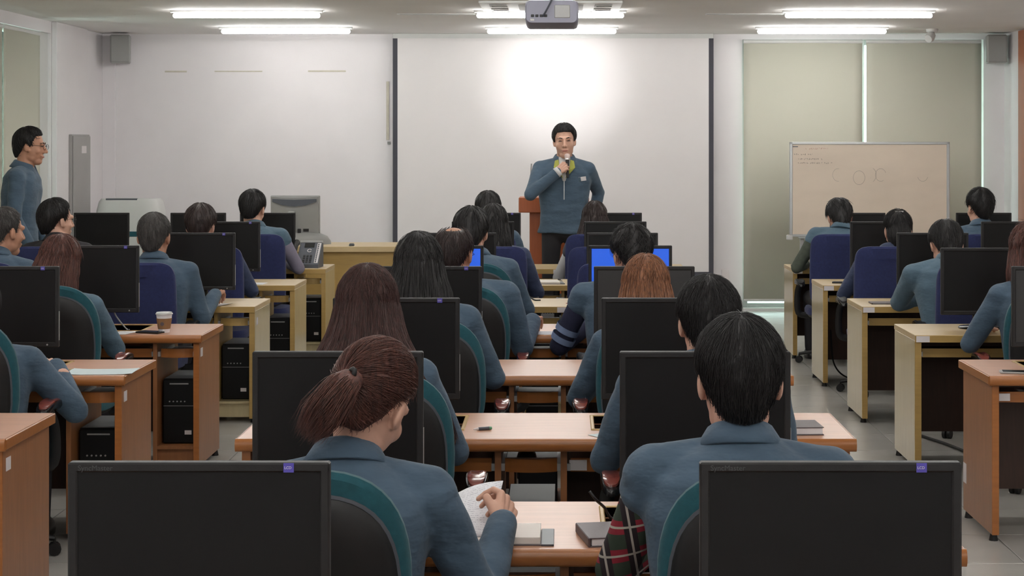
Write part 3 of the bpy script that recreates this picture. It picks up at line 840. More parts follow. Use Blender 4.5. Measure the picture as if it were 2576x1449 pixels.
HANDS = {}
def hand_shape(pose):
    if pose in HANDS: return HANDS[pose]
    curls = {'rest': (22, 28, 16), 'pinch': (48, 55, 30), 'grip': (68, 82, 45)}[pose]
    m = MB()
    kn = [(-.031, .086), (-.010, .092), (.011, .088), (.029, .079)]
    ln = [(.042, .026, .021), (.046, .029, .022), (.042, .027, .021), (.033, .021, .018)]
    m.capsule((0, -.07, 0), .027, (0, .004, 0), .024, 12, (1.15, .85))
    for i, (kx, ky) in enumerate(kn):
        m.capsule((kx * .55, .008, 0), .0155, (kx, ky, 0), .0115, 10)
        p = np.array([kx, ky, 0.0]); a = 0.0
        for j, l in enumerate(ln[i]):
            a += R(curls[j] * (1 + .08 * (i - 1)))
            q = p + l * np.array([kx * .6, math.cos(a), -math.sin(a)])
            m.capsule(p, .0098 - .001 * j - (.001 if i == 3 else 0), q, .0092 - .001 * j - (.001 if i == 3 else 0), 10)
            p = q
    m.ell((-.026, .036, -.008), (.017, .03, .015))
    th = {'rest': [(-.030, .030, -.008), (-.054, .060, -.014), (-.060, .090, -.020)],
          'pinch': [(-.030, .030, -.010), (-.050, .064, -.026), (-.034, .092, -.044)],
          'grip': [(-.028, .030, -.014), (-.046, .062, -.036), (-.016, .078, -.054)]}[pose]
    m.capsule(th[0], .0135, th[1], .0115, 10); m.capsule(th[1], .0112, th[2], .0092, 10)
    HANDS[pose] = remesh(m, .0034, 2)
    return HANDS[pose]

def head_prims(m, hc, Rh, s, slim=1.0):
    def T(p): return hc + Rh @ (np.asarray(p, float) * s)
    def E(c, r, rot=None):
        q = Rh if rot is None else Rh @ rot
        m.ell(T(c), np.asarray(r) * s, q, 18, 12)
    E((0, -.012, .022), (.074 * slim, .093, .09))
    E((0, .022, -.03), (.067 * slim, .068, .088))
    E((0, .052, -.100), (.040 * slim ** 3, .037, .028))
    for q in (-1, 1):
        E((q * .031 * slim ** 3, .016, -.072), (.030 * slim, .046, .036))
        E((q * .035 * slim, .056, -.032), (.028, .024, .028))
        E((q * .0765 * slim, -.008, -.012), (.009, .019, .032), rotm(q * 18, 0, 0))
        E((q * .0725 * slim, .004, -.03), (.009, .010, .014))
        m.capsule(T((q * .012, .098, -.036)), .0085 * s, T((q * .010, .088, -.036)), .008 * s, 8)
    m.capsule(T((0, .088, .008)), .009 * s, T((0, .110, -.030)), .0125 * s, 10)
    m.capsule(T((-.034, .078, .022)), .013 * s, T((.034, .078, .022)), .013 * s, 10)
    m.capsule(T((-.019, .086, -.064)), .008 * s, T((.019, .086, -.064)), .008 * s, 8)
    m.capsule(T((-.015, .082, -.075)), .009 * s, T((.015, .082, -.075)), .009 * s, 8)

HL = {'nape': [(0, -.135), (35, -.125), (60, -.075), (76, -.01), (90, .012), (99, -.010), (110, -.016), (118, .03), (135, .07), (180, .076)],
      'short': [(0, -.092), (30, -.085), (55, -.050), (76, -.005), (90, .016), (99, -.010), (110, -.016), (118, .03), (135, .070), (180, .076)],
      'bob': [(0, -.06), (60, -.06), (120, -.06), (128, .03), (150, .066), (180, .066)],
      'up': [(0, -.09), (35, -.085), (58, -.045), (76, .004), (90, .024), (100, .012), (115, .02), (130, .066), (180, .078)]}
def hair_mesh(hc, Rh, s, mname, style='short', th=.016, strands=400, srad=.0016, crown=(0, -.35, 1), fall=None, tail=None, bun=None, bald=0.0, slim=1.0, messy=1.0, fringe=0.0, over=1.0, taper=.55):
    c0 = np.array([0, -.012, .022])
    def hp(u, t):
        t = np.asarray(t); u = np.asarray(u)
        al = np.arccos(np.clip(u[..., 2], -1, 1)); az = np.arctan2(u[..., 1], u[..., 0])
        lo = np.clip((al - math.pi / 2) / (math.pi / 2), 0, 1)
        r = np.where(al <= math.pi / 2, np.sin(al), 1 - .20 * lo ** 1.5 - .3 * lo ** 4); rs = np.where(al <= math.pi / 2, np.sin(al), 1 - taper * lo ** 1.4 - .3 * lo ** 4)
        z = np.where(al <= math.pi / 2, np.cos(al) * (.09 + t), -.165 * lo)
        return np.stack([rs * np.cos(az) * (.074 * slim + t), r * np.sin(az) * (.093 + t), z], -1) + c0
    tab = HL[style]; ta = [a for a, _ in tab]; tz = [z for _, z in tab]
    def scalp(u):
        p = hp(u, 0.0); az = np.degrees(np.abs(np.arctan2(p[..., 0], -(p[..., 1] - c0[1]))))
        return p[..., 2] > np.interp(az, ta, tz) - (fringe * (az > 130))
    k = nrm(crown); e1, e2 = frame(k)
    def U(b, f): 
        b = np.asarray(b)[..., None]; f = np.asarray(f)[..., None]
        return np.cos(b) * k + np.sin(b) * (np.cos(f) * e1 + np.sin(f) * e2)
    NF, NB = 64, 16
    phi = np.linspace(0, 2 * math.pi, NF, endpoint=False)
    bs = np.linspace(.05, R(172), 160); ok = scalp(U(bs[None, :].repeat(NF, 0), phi[:, None].repeat(160, 1)))
    bmax = np.array([bs[np.argmin(o) - 1] if not o.all() else bs[-1] for o in ok])
    bmax = np.maximum(bmax, .2)
    for _ in range(2): bmax = np.minimum(bmax, .25 * np.roll(bmax, 1) + .5 * bmax + .25 * np.roll(bmax, -1) + .03)
    b0 = max(bald, .03)
    m = MB(); ro = []; ri = []
    W_ = lambda p: hc + (p * s) @ Rh.T
    for i in range(NB + 1):
        t = i / NB; b = b0 + (bmax - b0) * t
        tt = th * (1 - .75 * t ** 5) * (1 if not bald else min(1, .25 + 3 * t))
        u = U(b, phi); wob = 1 + .10 * messy * np.sin(phi * 7 + 3 * t) * math.sin(3.1 * t) + .07 * messy * np.sin(phi * 13 + 1.7 * i)
        ro.append(W_(hp(u, tt * wob))); ri.append(W_(hp(u, -.006)))
    m.loft(ro + ri[::-1] + ([ro[0]] if bald else []), cap=not bald)
    # strands on the cap
    if strands:
        S = strands; f = rng.uniform(0, 2 * math.pi, S); bm_ = np.interp(f, np.append(phi, 2 * math.pi), np.append(bmax, bmax[0]))
        st = rng.uniform(0, .82, S) ** .8; L = rng.uniform(.18, .42, S); K = 7
        tt = st[:, None] + L[:, None] * np.linspace(0, 1, K)[None]
        tt = np.minimum(tt, over)
        ff = f[:, None] + rng.normal(0, .05, (S, 1)) * messy + rng.normal(0, .16, (S, 1)) * messy * np.linspace(0, 1, K)[None]
        b = b0 + (bm_[:, None] - b0) * tt
        lift = th + rng.uniform(-.003, .004, (S, 1)) + rng.exponential(.0016, (S, 1)) * messy * np.linspace(0, 1, K)[None] ** 1.5
        lift = lift - th * .72 * np.clip(tt, 0, 1) ** 5
        P = hp(U(b, ff), lift)
        O = nrm_rows(P - c0)
        P = hc + (P * s) @ Rh.T; O = O @ Rh.T
        add_strands(m, P, O, srad)
    if fall:
        prof = np.array(fall['prof']); amax = R(fall.get('amax', 112)); zb = fall.get('zb', -.06)
        NA = 44; az = np.linspace(-amax, amax, NA)
        zend = fall['end'] + fall.get('jit', .012) * np.sin(az * 9) + .010 * np.sin(az * 23) + fall.get('vee', 0) * np.abs(az / amax) ** 2
        lx = fall.get('shift', 0.0)
        def cp(a, z, inset=0.0, dr=0.0):
            rx = np.interp(-z, -prof[:, 0], prof[:, 1]) - inset + dr; ry = np.interp(-z, -prof[:, 0], prof[:, 2]) - inset * .8 + dr; cy = np.interp(-z, -prof[:, 0], prof[:, 3])
            zz = np.maximum(z, zb)
            rip = 1 + .022 * np.sin(a * 11 + 2) + .015 * np.sin(a * 23)
            p = np.stack([rx * np.sin(a) * rip + lx * np.clip((zb - z) / .3, 0, 1.5), cy - ry * np.cos(a) * rip, zz], -1)
            q = hc + (p * s) @ Rh.T
            q[..., 2] += np.minimum(z - zb, 0) * s
            return q
        NZ = 18; rings = []
        for i in range(NZ + 1):
            t = i / NZ; z = .05 + (zend - .05) * t
            o = cp(az, z); ii = cp(az[::-1], z[::-1], .035 + .02 * t)
            rings.append(np.vstack([o, ii]))
        m.loft(rings)
        S = int(strands * 1.6); a = rng.uniform(-amax, amax, S); K = 9
        z0 = rng.uniform(fall['end'] * .55, .03, S); ze = np.interp(a, az, zend)
        t = np.linspace(0, 1, K)[None]; z1 = z0 + (ze - z0) * rng.uniform(.5, 1.04, S)
        z = z0[:, None] + (z1 - z0)[:, None] * t
        aa = a[:, None] + rng.normal(0, .05, (S, 1)) * t
        P = cp(aa, z, 0.0, .001 + rng.uniform(-.002, .004, (S, 1)))
        O = P - (hc + np.array([0, .02, 0]))[None, None]; O[..., 2] = 0; O = nrm_rows(O)
        add_strands(m, P, O, srad * 1.1)
    if tail:
        pts = curve_pts([np.asarray(p) for p in tail['path']], 22); n = len(pts)
        rad = np.interp(np.linspace(0, 1, n), [0, .12, .45, .8, 1], np.array([.5, .8, 1, .95, .45]) * tail['r'])
        m.tube(pts, rad, 14, True, tail.get('flat', (1, .7)))
        S = int(strands * .5); K = n
        d = pts[-1] - pts[0]; a1, b1 = frame(d)
        ang = rng.uniform(0, 2 * math.pi, S); rr = rng.uniform(.8, 1.12, S)
        sp_ = rad[None, :, None] * (np.cos(ang)[:, None, None] * a1 + .7 * np.sin(ang)[:, None, None] * b1) * rr[:, None, None]
        P = pts[None] + sp_ + rng.normal(0, .011, (S, 1, 3)) * np.linspace(0, 1, K)[None, :, None] ** 1.5
        O = nrm_rows(sp_)
        add_strands(m, P[:, ::2], O[:, ::2], srad * 1.1)
    if bun:
        c = hc + Rh @ (np.asarray(bun['c']) * s); m.ell(c, np.asarray(bun['r']) * s, Rh, 18, 12)
    return m.mesh('hair', mname, 'all')

def nrm_rows(a): return a / (np.linalg.norm(a, axis=-1, keepdims=True) + 1e-9)
def add_strands(m, P, O, r):
    S, K, _ = P.shape
    T = np.gradient(P, axis=1); T = nrm_rows(T); Wd = nrm_rows(np.cross(T, O)); N = np.cross(Wd, T)
    rad = (r * np.interp(np.linspace(0, 1, K), [0, .15, .7, 1], [.5, 1, .9, .1]))[None, :, None]
    V = np.stack([P + rad * Wd, P - rad * Wd, P + rad * .9 * N], 2)       # S,K,3,3
    base = (np.arange(S)[:, None, None] * K + np.arange(K - 1)[None, :, None]) * 3
    j = np.arange(3)[None, None, :]; j2 = (j + 1) % 3
    q = np.stack([base + j, base + j2, base + 3 + j2, base + 3 + j], -1).reshape(-1, 4)
    m.add(V.reshape(-1, 3), q.tolist())

def ik(S, Wt, l1, l2, pole):
    S = np.asarray(S); Wt = np.asarray(Wt); d = Wt - S; D = np.linalg.norm(d)
    if D > (l1 + l2) * .995: Wt = S + d / D * (l1 + l2) * .995; D = (l1 + l2) * .995; d = Wt - S
    a = (l1 * l1 - l2 * l2 + D * D) / (2 * D); h = math.sqrt(max(l1 * l1 - a * a, 0))
    n = d / D; p = np.asarray(pole, float); p = nrm(p - n * np.dot(p, n))
    return S + n * a + p * h, Wt

def fold(mb, amp, freq, seed):
    out = []
    for v in mb.V:
        w = v.copy()
        for i, p in enumerate(v):
            n1 = mnoise.noise(Vector((p[0] * freq + seed, p[1] * freq, p[2] * freq * 1.9)))
            w[i, 2] += amp * .8 * n1; w[i, 1] -= amp * n1; w[i, 0] += amp * .5 * mnoise.noise(Vector((p[0] * freq, p[1] * freq + seed, p[2] * freq * 1.5 + 9)))
        out.append(w)
    mb.V = out
    return mb

def person(label, loc, head, rz=0.0, hrot=(0, 0, 0), sc=1.0, build=1.0, female=False, seated=True, hair=None, hairm='hair_black',
           jacket='jacket', sleeves=None, collar='jacket', hands=None, poles=None, pose=('rest', 'rest'), palm=None, detail=1, hem=None, hip=None,
           nb=(0, -.05, -.16), skin='skin', face=False, glasses=False, twist=0.0, group='people at the desks', shoulder=.185, cat='person', droop=0.0, hs=1.16):
    """loc: floor point under the pelvis; head: head centre relative to it, facing +y"""
    t = thing('person', label, cat, loc, rz, group)
    hc = np.asarray(head, float); Rh = rotm(*hrot); hsc = sc * hs
    N = hc + np.asarray(nb) * sc
    hip = np.array([0, 0, .53 if seated else .93 * sc]) if hip is None else np.asarray(hip, float)
    vox = {0: .0048, 1: .006, 2: .0075}[detail]
    # torso line
    mid = hip * .45 + N * .55 + np.array([0, -.035, 0]) * (1 if seated else .2)
    rx = np.array([math.cos(R(twist)), math.sin(R(twist)), droop]); rx = nrm(rx)
    def C(u): return (1 - u) ** 2 * hip + 2 * u * (1 - u) * mid + u * u * N
    def fr(u):
        T = nrm(2 * (1 - u) * (mid - hip) + 2 * u * (N - mid)); f = nrm(np.cross(T, rx)); x = np.cross(f, T); return x, f, T
    bw = build * sc * (.9 if female else 1.0); bd = build * sc
    prof = [(0, .185, .125), (.18, .185, .125), (.42, .20, .128), (.66, .215, .132), (.82, .205, .122), (.93, .155, .10), (1.0, .10, .08), (1.05, .072, .066)]
    th = np.linspace(0, 2 * math.pi, 28, endpoint=False)
    def torso(m, k, extra=None):
        rings = []
        pr = prof if extra is None else extra + prof
        for u, w, dp in pr:
            x, f, T = fr(min(max(u, 0), 1)); c = C(u) if u >= 0 else hip + fr(0)[2] * u * .6
            if u > 1: c = N + T * (u - 1) * .5
            e = 2.5; ca, sa = np.cos(th), np.sin(th)
            rings.append(c + np.outer(np.sign(ca) * np.abs(ca) ** (2 / e) * w * bw * k, x) + np.outer(np.sign(sa) * np.abs(sa) ** (2 / e) * dp * bd * k, f))
        m.loft(rings)
    x, f, T = fr(1.0)
    S = {q: N + x * q * shoulder * bw / .95 - T * .068 * sc + f * .005 for q in (-1, 1)}
    if hands is None: hands = [(-.15, .41, .755), (.15, .41, .755)]
    if poles is None: poles = [(-.7, -.35, -.9), (.7, -.35, -.9)]
    arm = {}
    for i, q in enumerate((-1, 1)):
        e, w = ik(S[q], np.asarray(hands[i], float), .295 * sc, .265 * sc, poles[i]); arm[q] = (e, w)
    def sleeve(m, k=1.0, yoke=True, sides=(-1, 1)):
        for q in sides:
            e, w = arm[q]; a = .066 * bd * k; 
            if yoke: m.capsule(N + x * q * .05 * sc - T * .035, .062 * bd * k, S[q], a, 14)
            m.capsule(S[q], a, S[q] * .45 + e * .55, .058 * bd * k, 14); m.capsule(S[q] * .45 + e * .55, .058 * bd * k, e, .053 * bd * k, 14)
            m.capsule(e, .053 * bd * k, e * .35 + w * .65, .047 * bd * k, 14); m.capsule(e * .35 + w * .65, .047 * bd * k, w, .041 * bd * k, 14)
    # body: one skin mesh, head and hands fine, the clothed rest coarse
    m = MB(); head_prims(m, hc, Rh, hsc, .95 if female else 1.0)
    nk = .052 if female else .062
    m.capsule(hc + Rh @ (np.array([0, -.028, -.05]) * hsc), nk * sc, N * .6 + hc * .4 + np.array([0, -.005, -.03]), nk * 1.02 * sc, 16)
    m.capsule(N * .6 + hc * .4 + np.array([0, -.005, -.03]), nk * 1.02 * sc, N - T * .03, nk * 1.3 * sc, 16)
    skinm = remesh(m, vox, 3)
    m = MB(); torso(m, .80)
    for q in (-1, 1):
        e, w = arm[q]; m.capsule(S[q], .048 * bd, e, .038 * bd, 10); m.capsule(e, .038 * bd, w, .028, 10)
    leg = {}
    for q in (-1, 1):
        if seated:
            h = hip + np.array([q * .095, .0, -.035]); kn = np.array([q * .12 + hip[0], .42, .485]); an = np.array([q * .12 + hip[0], .40, .09])
        else:
            h = hip + np.array([q * .09 * sc, 0, -.05]); kn = np.array([q * .105 * sc, .015, .50 * sc]); an = np.array([q * .11 * sc, -.02, .09])
        leg[q] = (h, kn, an); r = .062 * bd
        m.capsule(h, r, kn, .045 * bd, 10); m.capsule(kn, .045 * bd, an, .032 * bd, 10); m.capsule(an, .03, an + np.array([0, .11, -.045]), .025, 8)
    m.capsule(N - T * .1, .07, N, nk * sc, 10)
    core = remesh(m, .022, 2)
    skinm.add(core.V[0], core.F)
    for i, q in enumerate((-1, 1)):
        e, w = arm[q]; hd = hand_shape(pose[i]); v = hd.V[0].copy()
        if q < 0: v[:, 0] *= -1
        dy = nrm(w - e)
        pn = np.asarray((0, 0, 1.0) if palm is None or palm[i] is None else palm[i], float)      # back-of-hand direction
        if palm is None or palm[i] is None:
            dy = nrm(dy * np.array([1, 1, .35]))
        dz = nrm(pn - dy * np.dot(pn, dy)); dx = np.cross(dy, dz)
        v = (v * sc) @ np.stack([dx, dy, dz], 0) + w
        skinm.add(v, hd.F if q > 0 else [p[::-1] for p in hd.F])
    me = skinm.mesh('body', skin, 'all'); link('body', me, t)
    # jacket
    vx = {0: .0085, 1: .011, 2: .0135}[detail]
    m = MB(); torso(m, 1.0, hem)
    if sleeves is None: sleeve(m)
    else:
        for q in (-1, 1): m.capsule(N + x * q * .05 * sc - T * .035, .060 * bd, S[q], .070 * bd, 14); m.capsule(S[q], .070 * bd, S[q] * .86 + arm[q][0] * .14, .067 * bd, 14)
    jm = remesh(m, vx, 3)
    fold(jm, .010 if detail == 0 else .008, 7.5, rng.uniform(0, 50))
    link('jacket', jm.mesh('jacket', jacket, 'all'), t)
    if sleeves is not None:
        for q in (-1, 1):
            m = MB(); sleeve(m, .93, False, (q,)); sm = remesh(m, vx, 3); fold(sm, .006, 8, rng.uniform(0, 50))
            sl = link('sleeve', sm.mesh('sleeve', sleeves, 'all'), t); sl['label'] = 'sleeve of another cloth than the vest'
            if sleeves == 'knit_navy':
                e, w = arm[q]
                for u in (.60, .78):
                    a, b = S[q] * (1 - u) + e * u, S[q] * (1 - u - .11) + e * (u + .11)
                    st = MB().tube([a, b], [.0605 * bd, .0585 * bd], 20, False)
                    o = link('sleeve_stripe', st.mesh('sleeve_stripe', 'knit_stripe', 'all'), sl); o['label'] = 'pale blue stripe'
    if collar:
        secs = []; Na = 30
        for a in np.linspace(-R(152), R(152), Na):
            d = x * math.sin(a) - f * math.cos(a); k = abs(a) / R(152)
            def pt(r, z): return N + d * r * sc + T * z * sc + f * .006
            hi = .052 - .030 * k ** 2; lo = .002 - .04 * k ** 3
            secs.append([pt(.066, hi), pt(.071, hi + .004), pt(.077, hi), pt(.092, (hi + lo) / 2), pt(.108, lo), pt(.102, lo - .004), pt(.084, (hi + lo) / 2)])
        link('collar', MB().loft(secs).mesh('collar', collar, 'all'), t)
    # trousers, shoes
    m = MB()
    for q in (-1, 1):
        h, kn, an = leg[q]; m.capsule(h, .088 * bd, kn, .066 * bd, 14); m.capsule(kn, .066 * bd, an, .055 * bd, 14)
    m.ell(hip + np.array([0, 0, -.03]), (.165 * bw, .12 * bd, .10 if seated else .12), None, 20, 12)
    tm = remesh(m, .014 if detail < 2 else .018, 3)
    link('trousers', tm.mesh('trousers', 'trousers', 'all'), t)
    for q in (-1, 1):
        h, kn, an = leg[q]; sh = superell(.045, .13, 2.6, 20)
        s_ = MB().loft([[(an[0] + X_ * k2, an[1] + .06 + Y_ * k2, z) for X_, Y_ in sh] for z, k2 in ((0.001, .96), (.02, 1), (.05, .9), (.075, .62), (.095, .5))])
        link('shoe', s_.mesh('shoe', 'shoe', True), t)
    # hair
    hk = dict(strands={0: 3200, 1: 900, 2: 350}[detail], srad={0: .0009, 1: .0017, 2: .0026}[detail], slim=.95 if female else 1.0)
    hk.update(hair or {})
    link('hair', hair_mesh(hc, Rh, hsc, hairm, **hk), t)
    def T_(p): return hc + Rh @ (np.asarray(p, float) * hsc)
    if face:
        for q in (-1, 1):
            link('eyebrow', MB().tube([T_((q * .014, .094, .024)), T_((q * .032, .090, .029)), T_((q * .050, .074, .023))], [.003 * sc, .0042 * sc, .002 * sc], 8).mesh('eyebrow', hairm, 'all'), t)
            e = MB(); e.tube([T_((q * .017, .0885, .003)), T_((q * .030, .0885, .0052)), T_((q * .045, .0805, .002))], [.0012 * sc, .0036 * sc, .0012 * sc], 8)
            link('eye', e.mesh('eye', 'eye_dark', 'all'), t)
        lp = MB().tube([T_((-.028, .083, -.064)), T_((-.012, .0935, -.068)), T_((.012, .0935, -.068)), T_((.028, .083, -.064))], [.0015 * sc, .0048 * sc, .0048 * sc, .0015 * sc], 8)
        link('mouth', lp.mesh('mouth', 'lip', 'all'), t)
    if glasses:
        g = MB()
        for q in (-1, 1):
            cx = np.array([q * .032, .104, .002]); ring = [T_(cx + np.array([.024 * math.cos(a), -.006 * q * math.cos(a) * q, .017 * math.sin(a)])) for a in np.linspace(0, 2 * math.pi, 17)]
            g.tube(ring, .0014 * sc, 6, False)
            g.tube([T_((q * .056, .098, .006)), T_((q * .078, .06, .008)), T_((q * .083, -.005, .004)), T_((q * .080, -.022, -.012))], .0016 * sc, 6)
        g.tube([T_((-.009, .105, .006)), T_((.009, .105, .006))], .0014 * sc, 6)
        link('glasses', g.mesh('glasses', 'black_gloss', 'all'), t)
    t['arm'] = 0; del t['arm']
    return t, dict(hc=hc, Rh=Rh, N=N, arm=arm, T_=T_, x=x, f=f, T=T)

def seat(label, r, px, py, cx=None, lean=.18, hrot=(0, 22, 0), hipdy=-.33, ck='teal', chair_label=None, cdx=0.0, hp=.136, **kw):
    """someone at desk row r whose hair top shows at photo pixel (px, py)"""
    s = kw.get('sc', 1.0); Yh = ROW[r] - lean
    X = PX(px, Yh); Z = PZ(py, Yh) - hp * s * kw.get('hs', 1.16)
    bx = X if cx is None else cx
    loc = (bx, ROW[r] + hipdy, 0)
    head = (X - bx, Yh - loc[1], Z)
    nb = kw.pop('nb', None)
    if nb is None: nb = (-(X - bx) * .6, -.05, -.15)
    out = person(label, loc, head, hrot=hrot, nb=nb, **kw)
    if chair_label: chair(ck, chair_label, bx + cdx, r, hipdy + .03)
    return out

LONG = lambda rx, end, **k: dict(prof=[(.05, .076, .094, -.012), (.0, .090, .109, -.013), (-.04, .097, .114, -.015), (-.09, rx[0], .122, -.02), (-.16, rx[1], .135, -.03), (-.26, rx[2], .15, -.035), (-.5, rx[3], .165, -.04)], end=end, **k)

# --- middle column, seventh desk from the screen (the closest pair)
p1, i1 = seat('woman with low reddish-brown ponytail in blue jacket holding a printed sheet', 1, 936, 840, cx=-.50, lean=.20, hrot=(-16, 30, 14), nb=(-.055, -.05, -.14), female=True, build=1.02, detail=0,
     hair=dict(style='up', crown=(-.34, -1, -.22), th=.015, messy=.7, over=.97, tail=dict(path=[(.024, .025, 1.186), (.004, -.022, 1.172), (-.028, -.048, 1.128), (-.066, -.05, 1.072)], r=.042, flat=(1, .8))), hairm='hair_red',
     hands=[(-.16, .40, .755), (.350, .355, .775)], poles=[(-.7, -.35, -.9), (.15, -.55, -1)], pose=('rest', 'pinch'), palm=(None, (.8, -.5, .35)), ck='teal', chair_label='under the woman with the ponytail', cdx=-.05, shoulder=.20)
hc, Rh, T_ = i1['hc'], i1['Rh'], i1['T_']
tp = np.array([.012, -.004, 1.180])
link('hair_tie', MB().tube([tp + np.array([.016 * math.cos(a), -.024 * math.cos(a), 0]) * .6 + np.array([.016, -.016, .030]) * math.sin(a) for a in np.linspace(0, 2 * math.pi, 20)], .006, 8, False).mesh('hair_tie', 'black', 'all'), p1)
p2, i2 = seat('man in blue vest with red plaid shirt sleeves', 1, 1860, 783, cx=.41, lean=.22, hrot=(0, 8, 0), detail=0, build=1.06, sleeves='plaid',
     hair=dict(th=.019, messy=.8), hairm='hair_black', ck='teal', chair_label='under the man with plaid sleeves', cdx=.02, shoulder=.178)
seat('woman with waist-long dark brown hair at the sixth middle desk', 2, 925, 658, lean=.19, hrot=(0, 12, 0), female=True, detail=0, hair=dict(style='bob', fall=LONG((.114, .155, .215, .29), -.40, vee=.03)), hairm='hair_brown', ck='teal', chair_label='under the woman with waist-long dark brown hair', cdx=.08)
seat('man with short black hair in blue jacket before the plaid-sleeved man', 2, 1782, 689, cx=.44, lean=.19, hrot=(0, 10, 0), detail=0, build=1.04, hair=dict(th=.02), ck='teal', chair_label='under the man before the plaid-sleeved man', shoulder=.20)
seat('woman with long straight black hair at the fifth middle desk', 3, 1053, 578, cx=-.56, lean=.19, hrot=(0, 12, 0), female=True, detail=1, hair=dict(style='bob', fall=LONG((.116, .124, .13, .13), -.26)), ck='teal', chair_label='under the woman with long black hair', cdx=.03)
seat('woman with long light brown hair at the fifth middle desk', 3, 1625, 635, cx=.36, lean=.17, hrot=(0, 16, 0), female=True, detail=1, hair=dict(style='bob', fall=LONG((.105, .13, .14, .14), -.27)), hairm='hair_light', ck='teal', chair_label='under the woman with light brown hair')
seat('balding man with glasses in blue jacket writing on a sheet', 4, 1142, 560, cx=-.50, lean=.17, hrot=(-10, 14, 0), detail=1, build=1.12, hair=dict(th=.013, bald=.52), hairm='hair_dark', glasses=True, skin='skin_tan',
     hands=[(-.15, .41, .755), (.345, .40, .785)], poles=[(-.7, -.35, -.9), (.1, -.4, -1)], pose=('rest', 'pinch'), ck='teal', chair_label='under the balding man', cdx=.02, shoulder=.20)
seat('man with curly black hair and navy sleeves with pale stripes', 4, 1588, 562, cx=.33, lean=.17, hrot=(14, 16, 0), detail=1, build=1.06, sleeves='knit_navy', hair=dict(th=.022, messy=2.6), ck='blue', chair_label='under the curly-haired man with striped sleeves', cdx=.06, hands=[(-.20, .36, .755), (.15, .41, .755)], shoulder=.205)
seat('person with thick dark hair in blue jacket, before the balding man', 5, 1186, 520, cx=-.50, lean=.17, hrot=(0, 16, 0), detail=2, hair=dict(th=.026), ck='teal', chair_label='under the person before the balding man')
chair('blue', 'standing empty at the third middle desk', .32, 5, -.34)
seat('person with long black hair in navy jacket at the second middle desk', 6, 1240, 511, cx=-.47, lean=.17, hrot=(0, 16, 0), detail=2, female=True, build=1.1, jacket='jacket_navy', collar='jacket_navy', hair=dict(style='bob', th=.022, fall=LONG((.11, .12, .12, .12), -.17)), ck='blue', chair_label='under the black-haired person in navy jacket')
chair('blue', 'standing empty at the second middle desk', .27, 6, -.34)
seat('short-haired man nearest the lectern', 7, 1228, 478, lean=.15, hrot=(0, 14, 0), detail=2, hair=dict(th=.018), ck='blue', chair_label='under the short-haired man nearest the lectern')
seat('long-haired woman in grey vest and white sleeves before the speaker', 7, 1496, 503, lean=.17, hrot=(0, 12, 0), female=True, detail=2, jacket='grey_vest', sleeves='white_cloth', collar=None, hair=dict(style='bob', fall=LONG((.115, .13, .14, .14), -.25)), hairm='hair_dark', ck='blue', chair_label='under the long-haired woman in grey vest')

# --- column beside the grey wall cabinet
seat('person in blue jacket at the desk with the pale blue sheet', 3, -62, 690, cx=-2.40, lean=.20, detail=1, build=1.05, hair=dict(th=.018), hands=[(-.15, .41, .755), (.22, .34, .755)], ck='teal', chair_label='under the person at the desk with the pale blue sheet')
seat('woman with shoulder-length red-brown hair in light blue jacket', 4, 152, 585, lean=.22, hrot=(-12, 18, 4), female=True, detail=1, jacket='jacket_light', collar='jacket_light', hair=dict(style='bob', fall=LONG((.098, .10, .10, .10), -.17, amax=98)), hairm='hair_red', ck='teal', chair_label='under the red-brown-haired woman', cdx=.06, hands=[(-.16, .40, .755), (.12, .42, .755)])
seat('man with greying short hair in blue jacket writing with a pen', 5, 388, 529, cx=-2.44, lean=.20, hrot=(0, 10, 0), detail=1, build=1.05, hair=dict(th=.012, messy=.8), hairm='hair_grey', hands=[(-.15, .41, .755), (.30, .36, .79)], poles=[(-.7, -.35, -.9), (.1, -.4, -1)], pose=('rest', 'pinch'), ck='blue', chair_label='under the greying man', cdx=-.05, skin='skin_tan')
seat('person with thick dark hair in navy jacket before the greying man', 6, 505, 512, cx=-2.45, lean=.19, hrot=(0, 14, 0), detail=2, jacket='jacket_navy', collar='jacket_navy', hair=dict(th=.026), hairm='hair_dark', ck='blue', chair_label='under the person before the greying man', cdx=.06)
seat('man with short black hair, blue vest and grey-lavender sleeves', 7, 636, 475, cx=-2.40, lean=.20, hrot=(-8, 16, 0), detail=1, build=1.04, jacket='jacket_light', collar='jacket_light', sleeves='lavender', hair=dict(th=.02), hands=[(-.15, .40, .755), (.22, .36, .755)], ck='blue', chair_label='under the man with grey-lavender sleeves', cdx=.04)
seat('man with short greying hair whose face turns to the screen, before the wide side blind', 5, 14, 515, cx=-3.42, lean=.22, hrot=(-38, 6, 0), detail=1, hair=dict(th=.012), hairm='hair_grey', ck='blue', chair_label='under the man with greying hair near the side blind', skin='skin_tan')
seat('man with black hair and glasses sitting beside the standing man', 6, 143, 496, cx=-3.48, lean=.22, hrot=(-42, 4, 0), detail=1, jacket='trousers', collar='trousers', glasses=True, hair=dict(th=.02), ck='blue', chair_label='under the man with black hair and glasses')

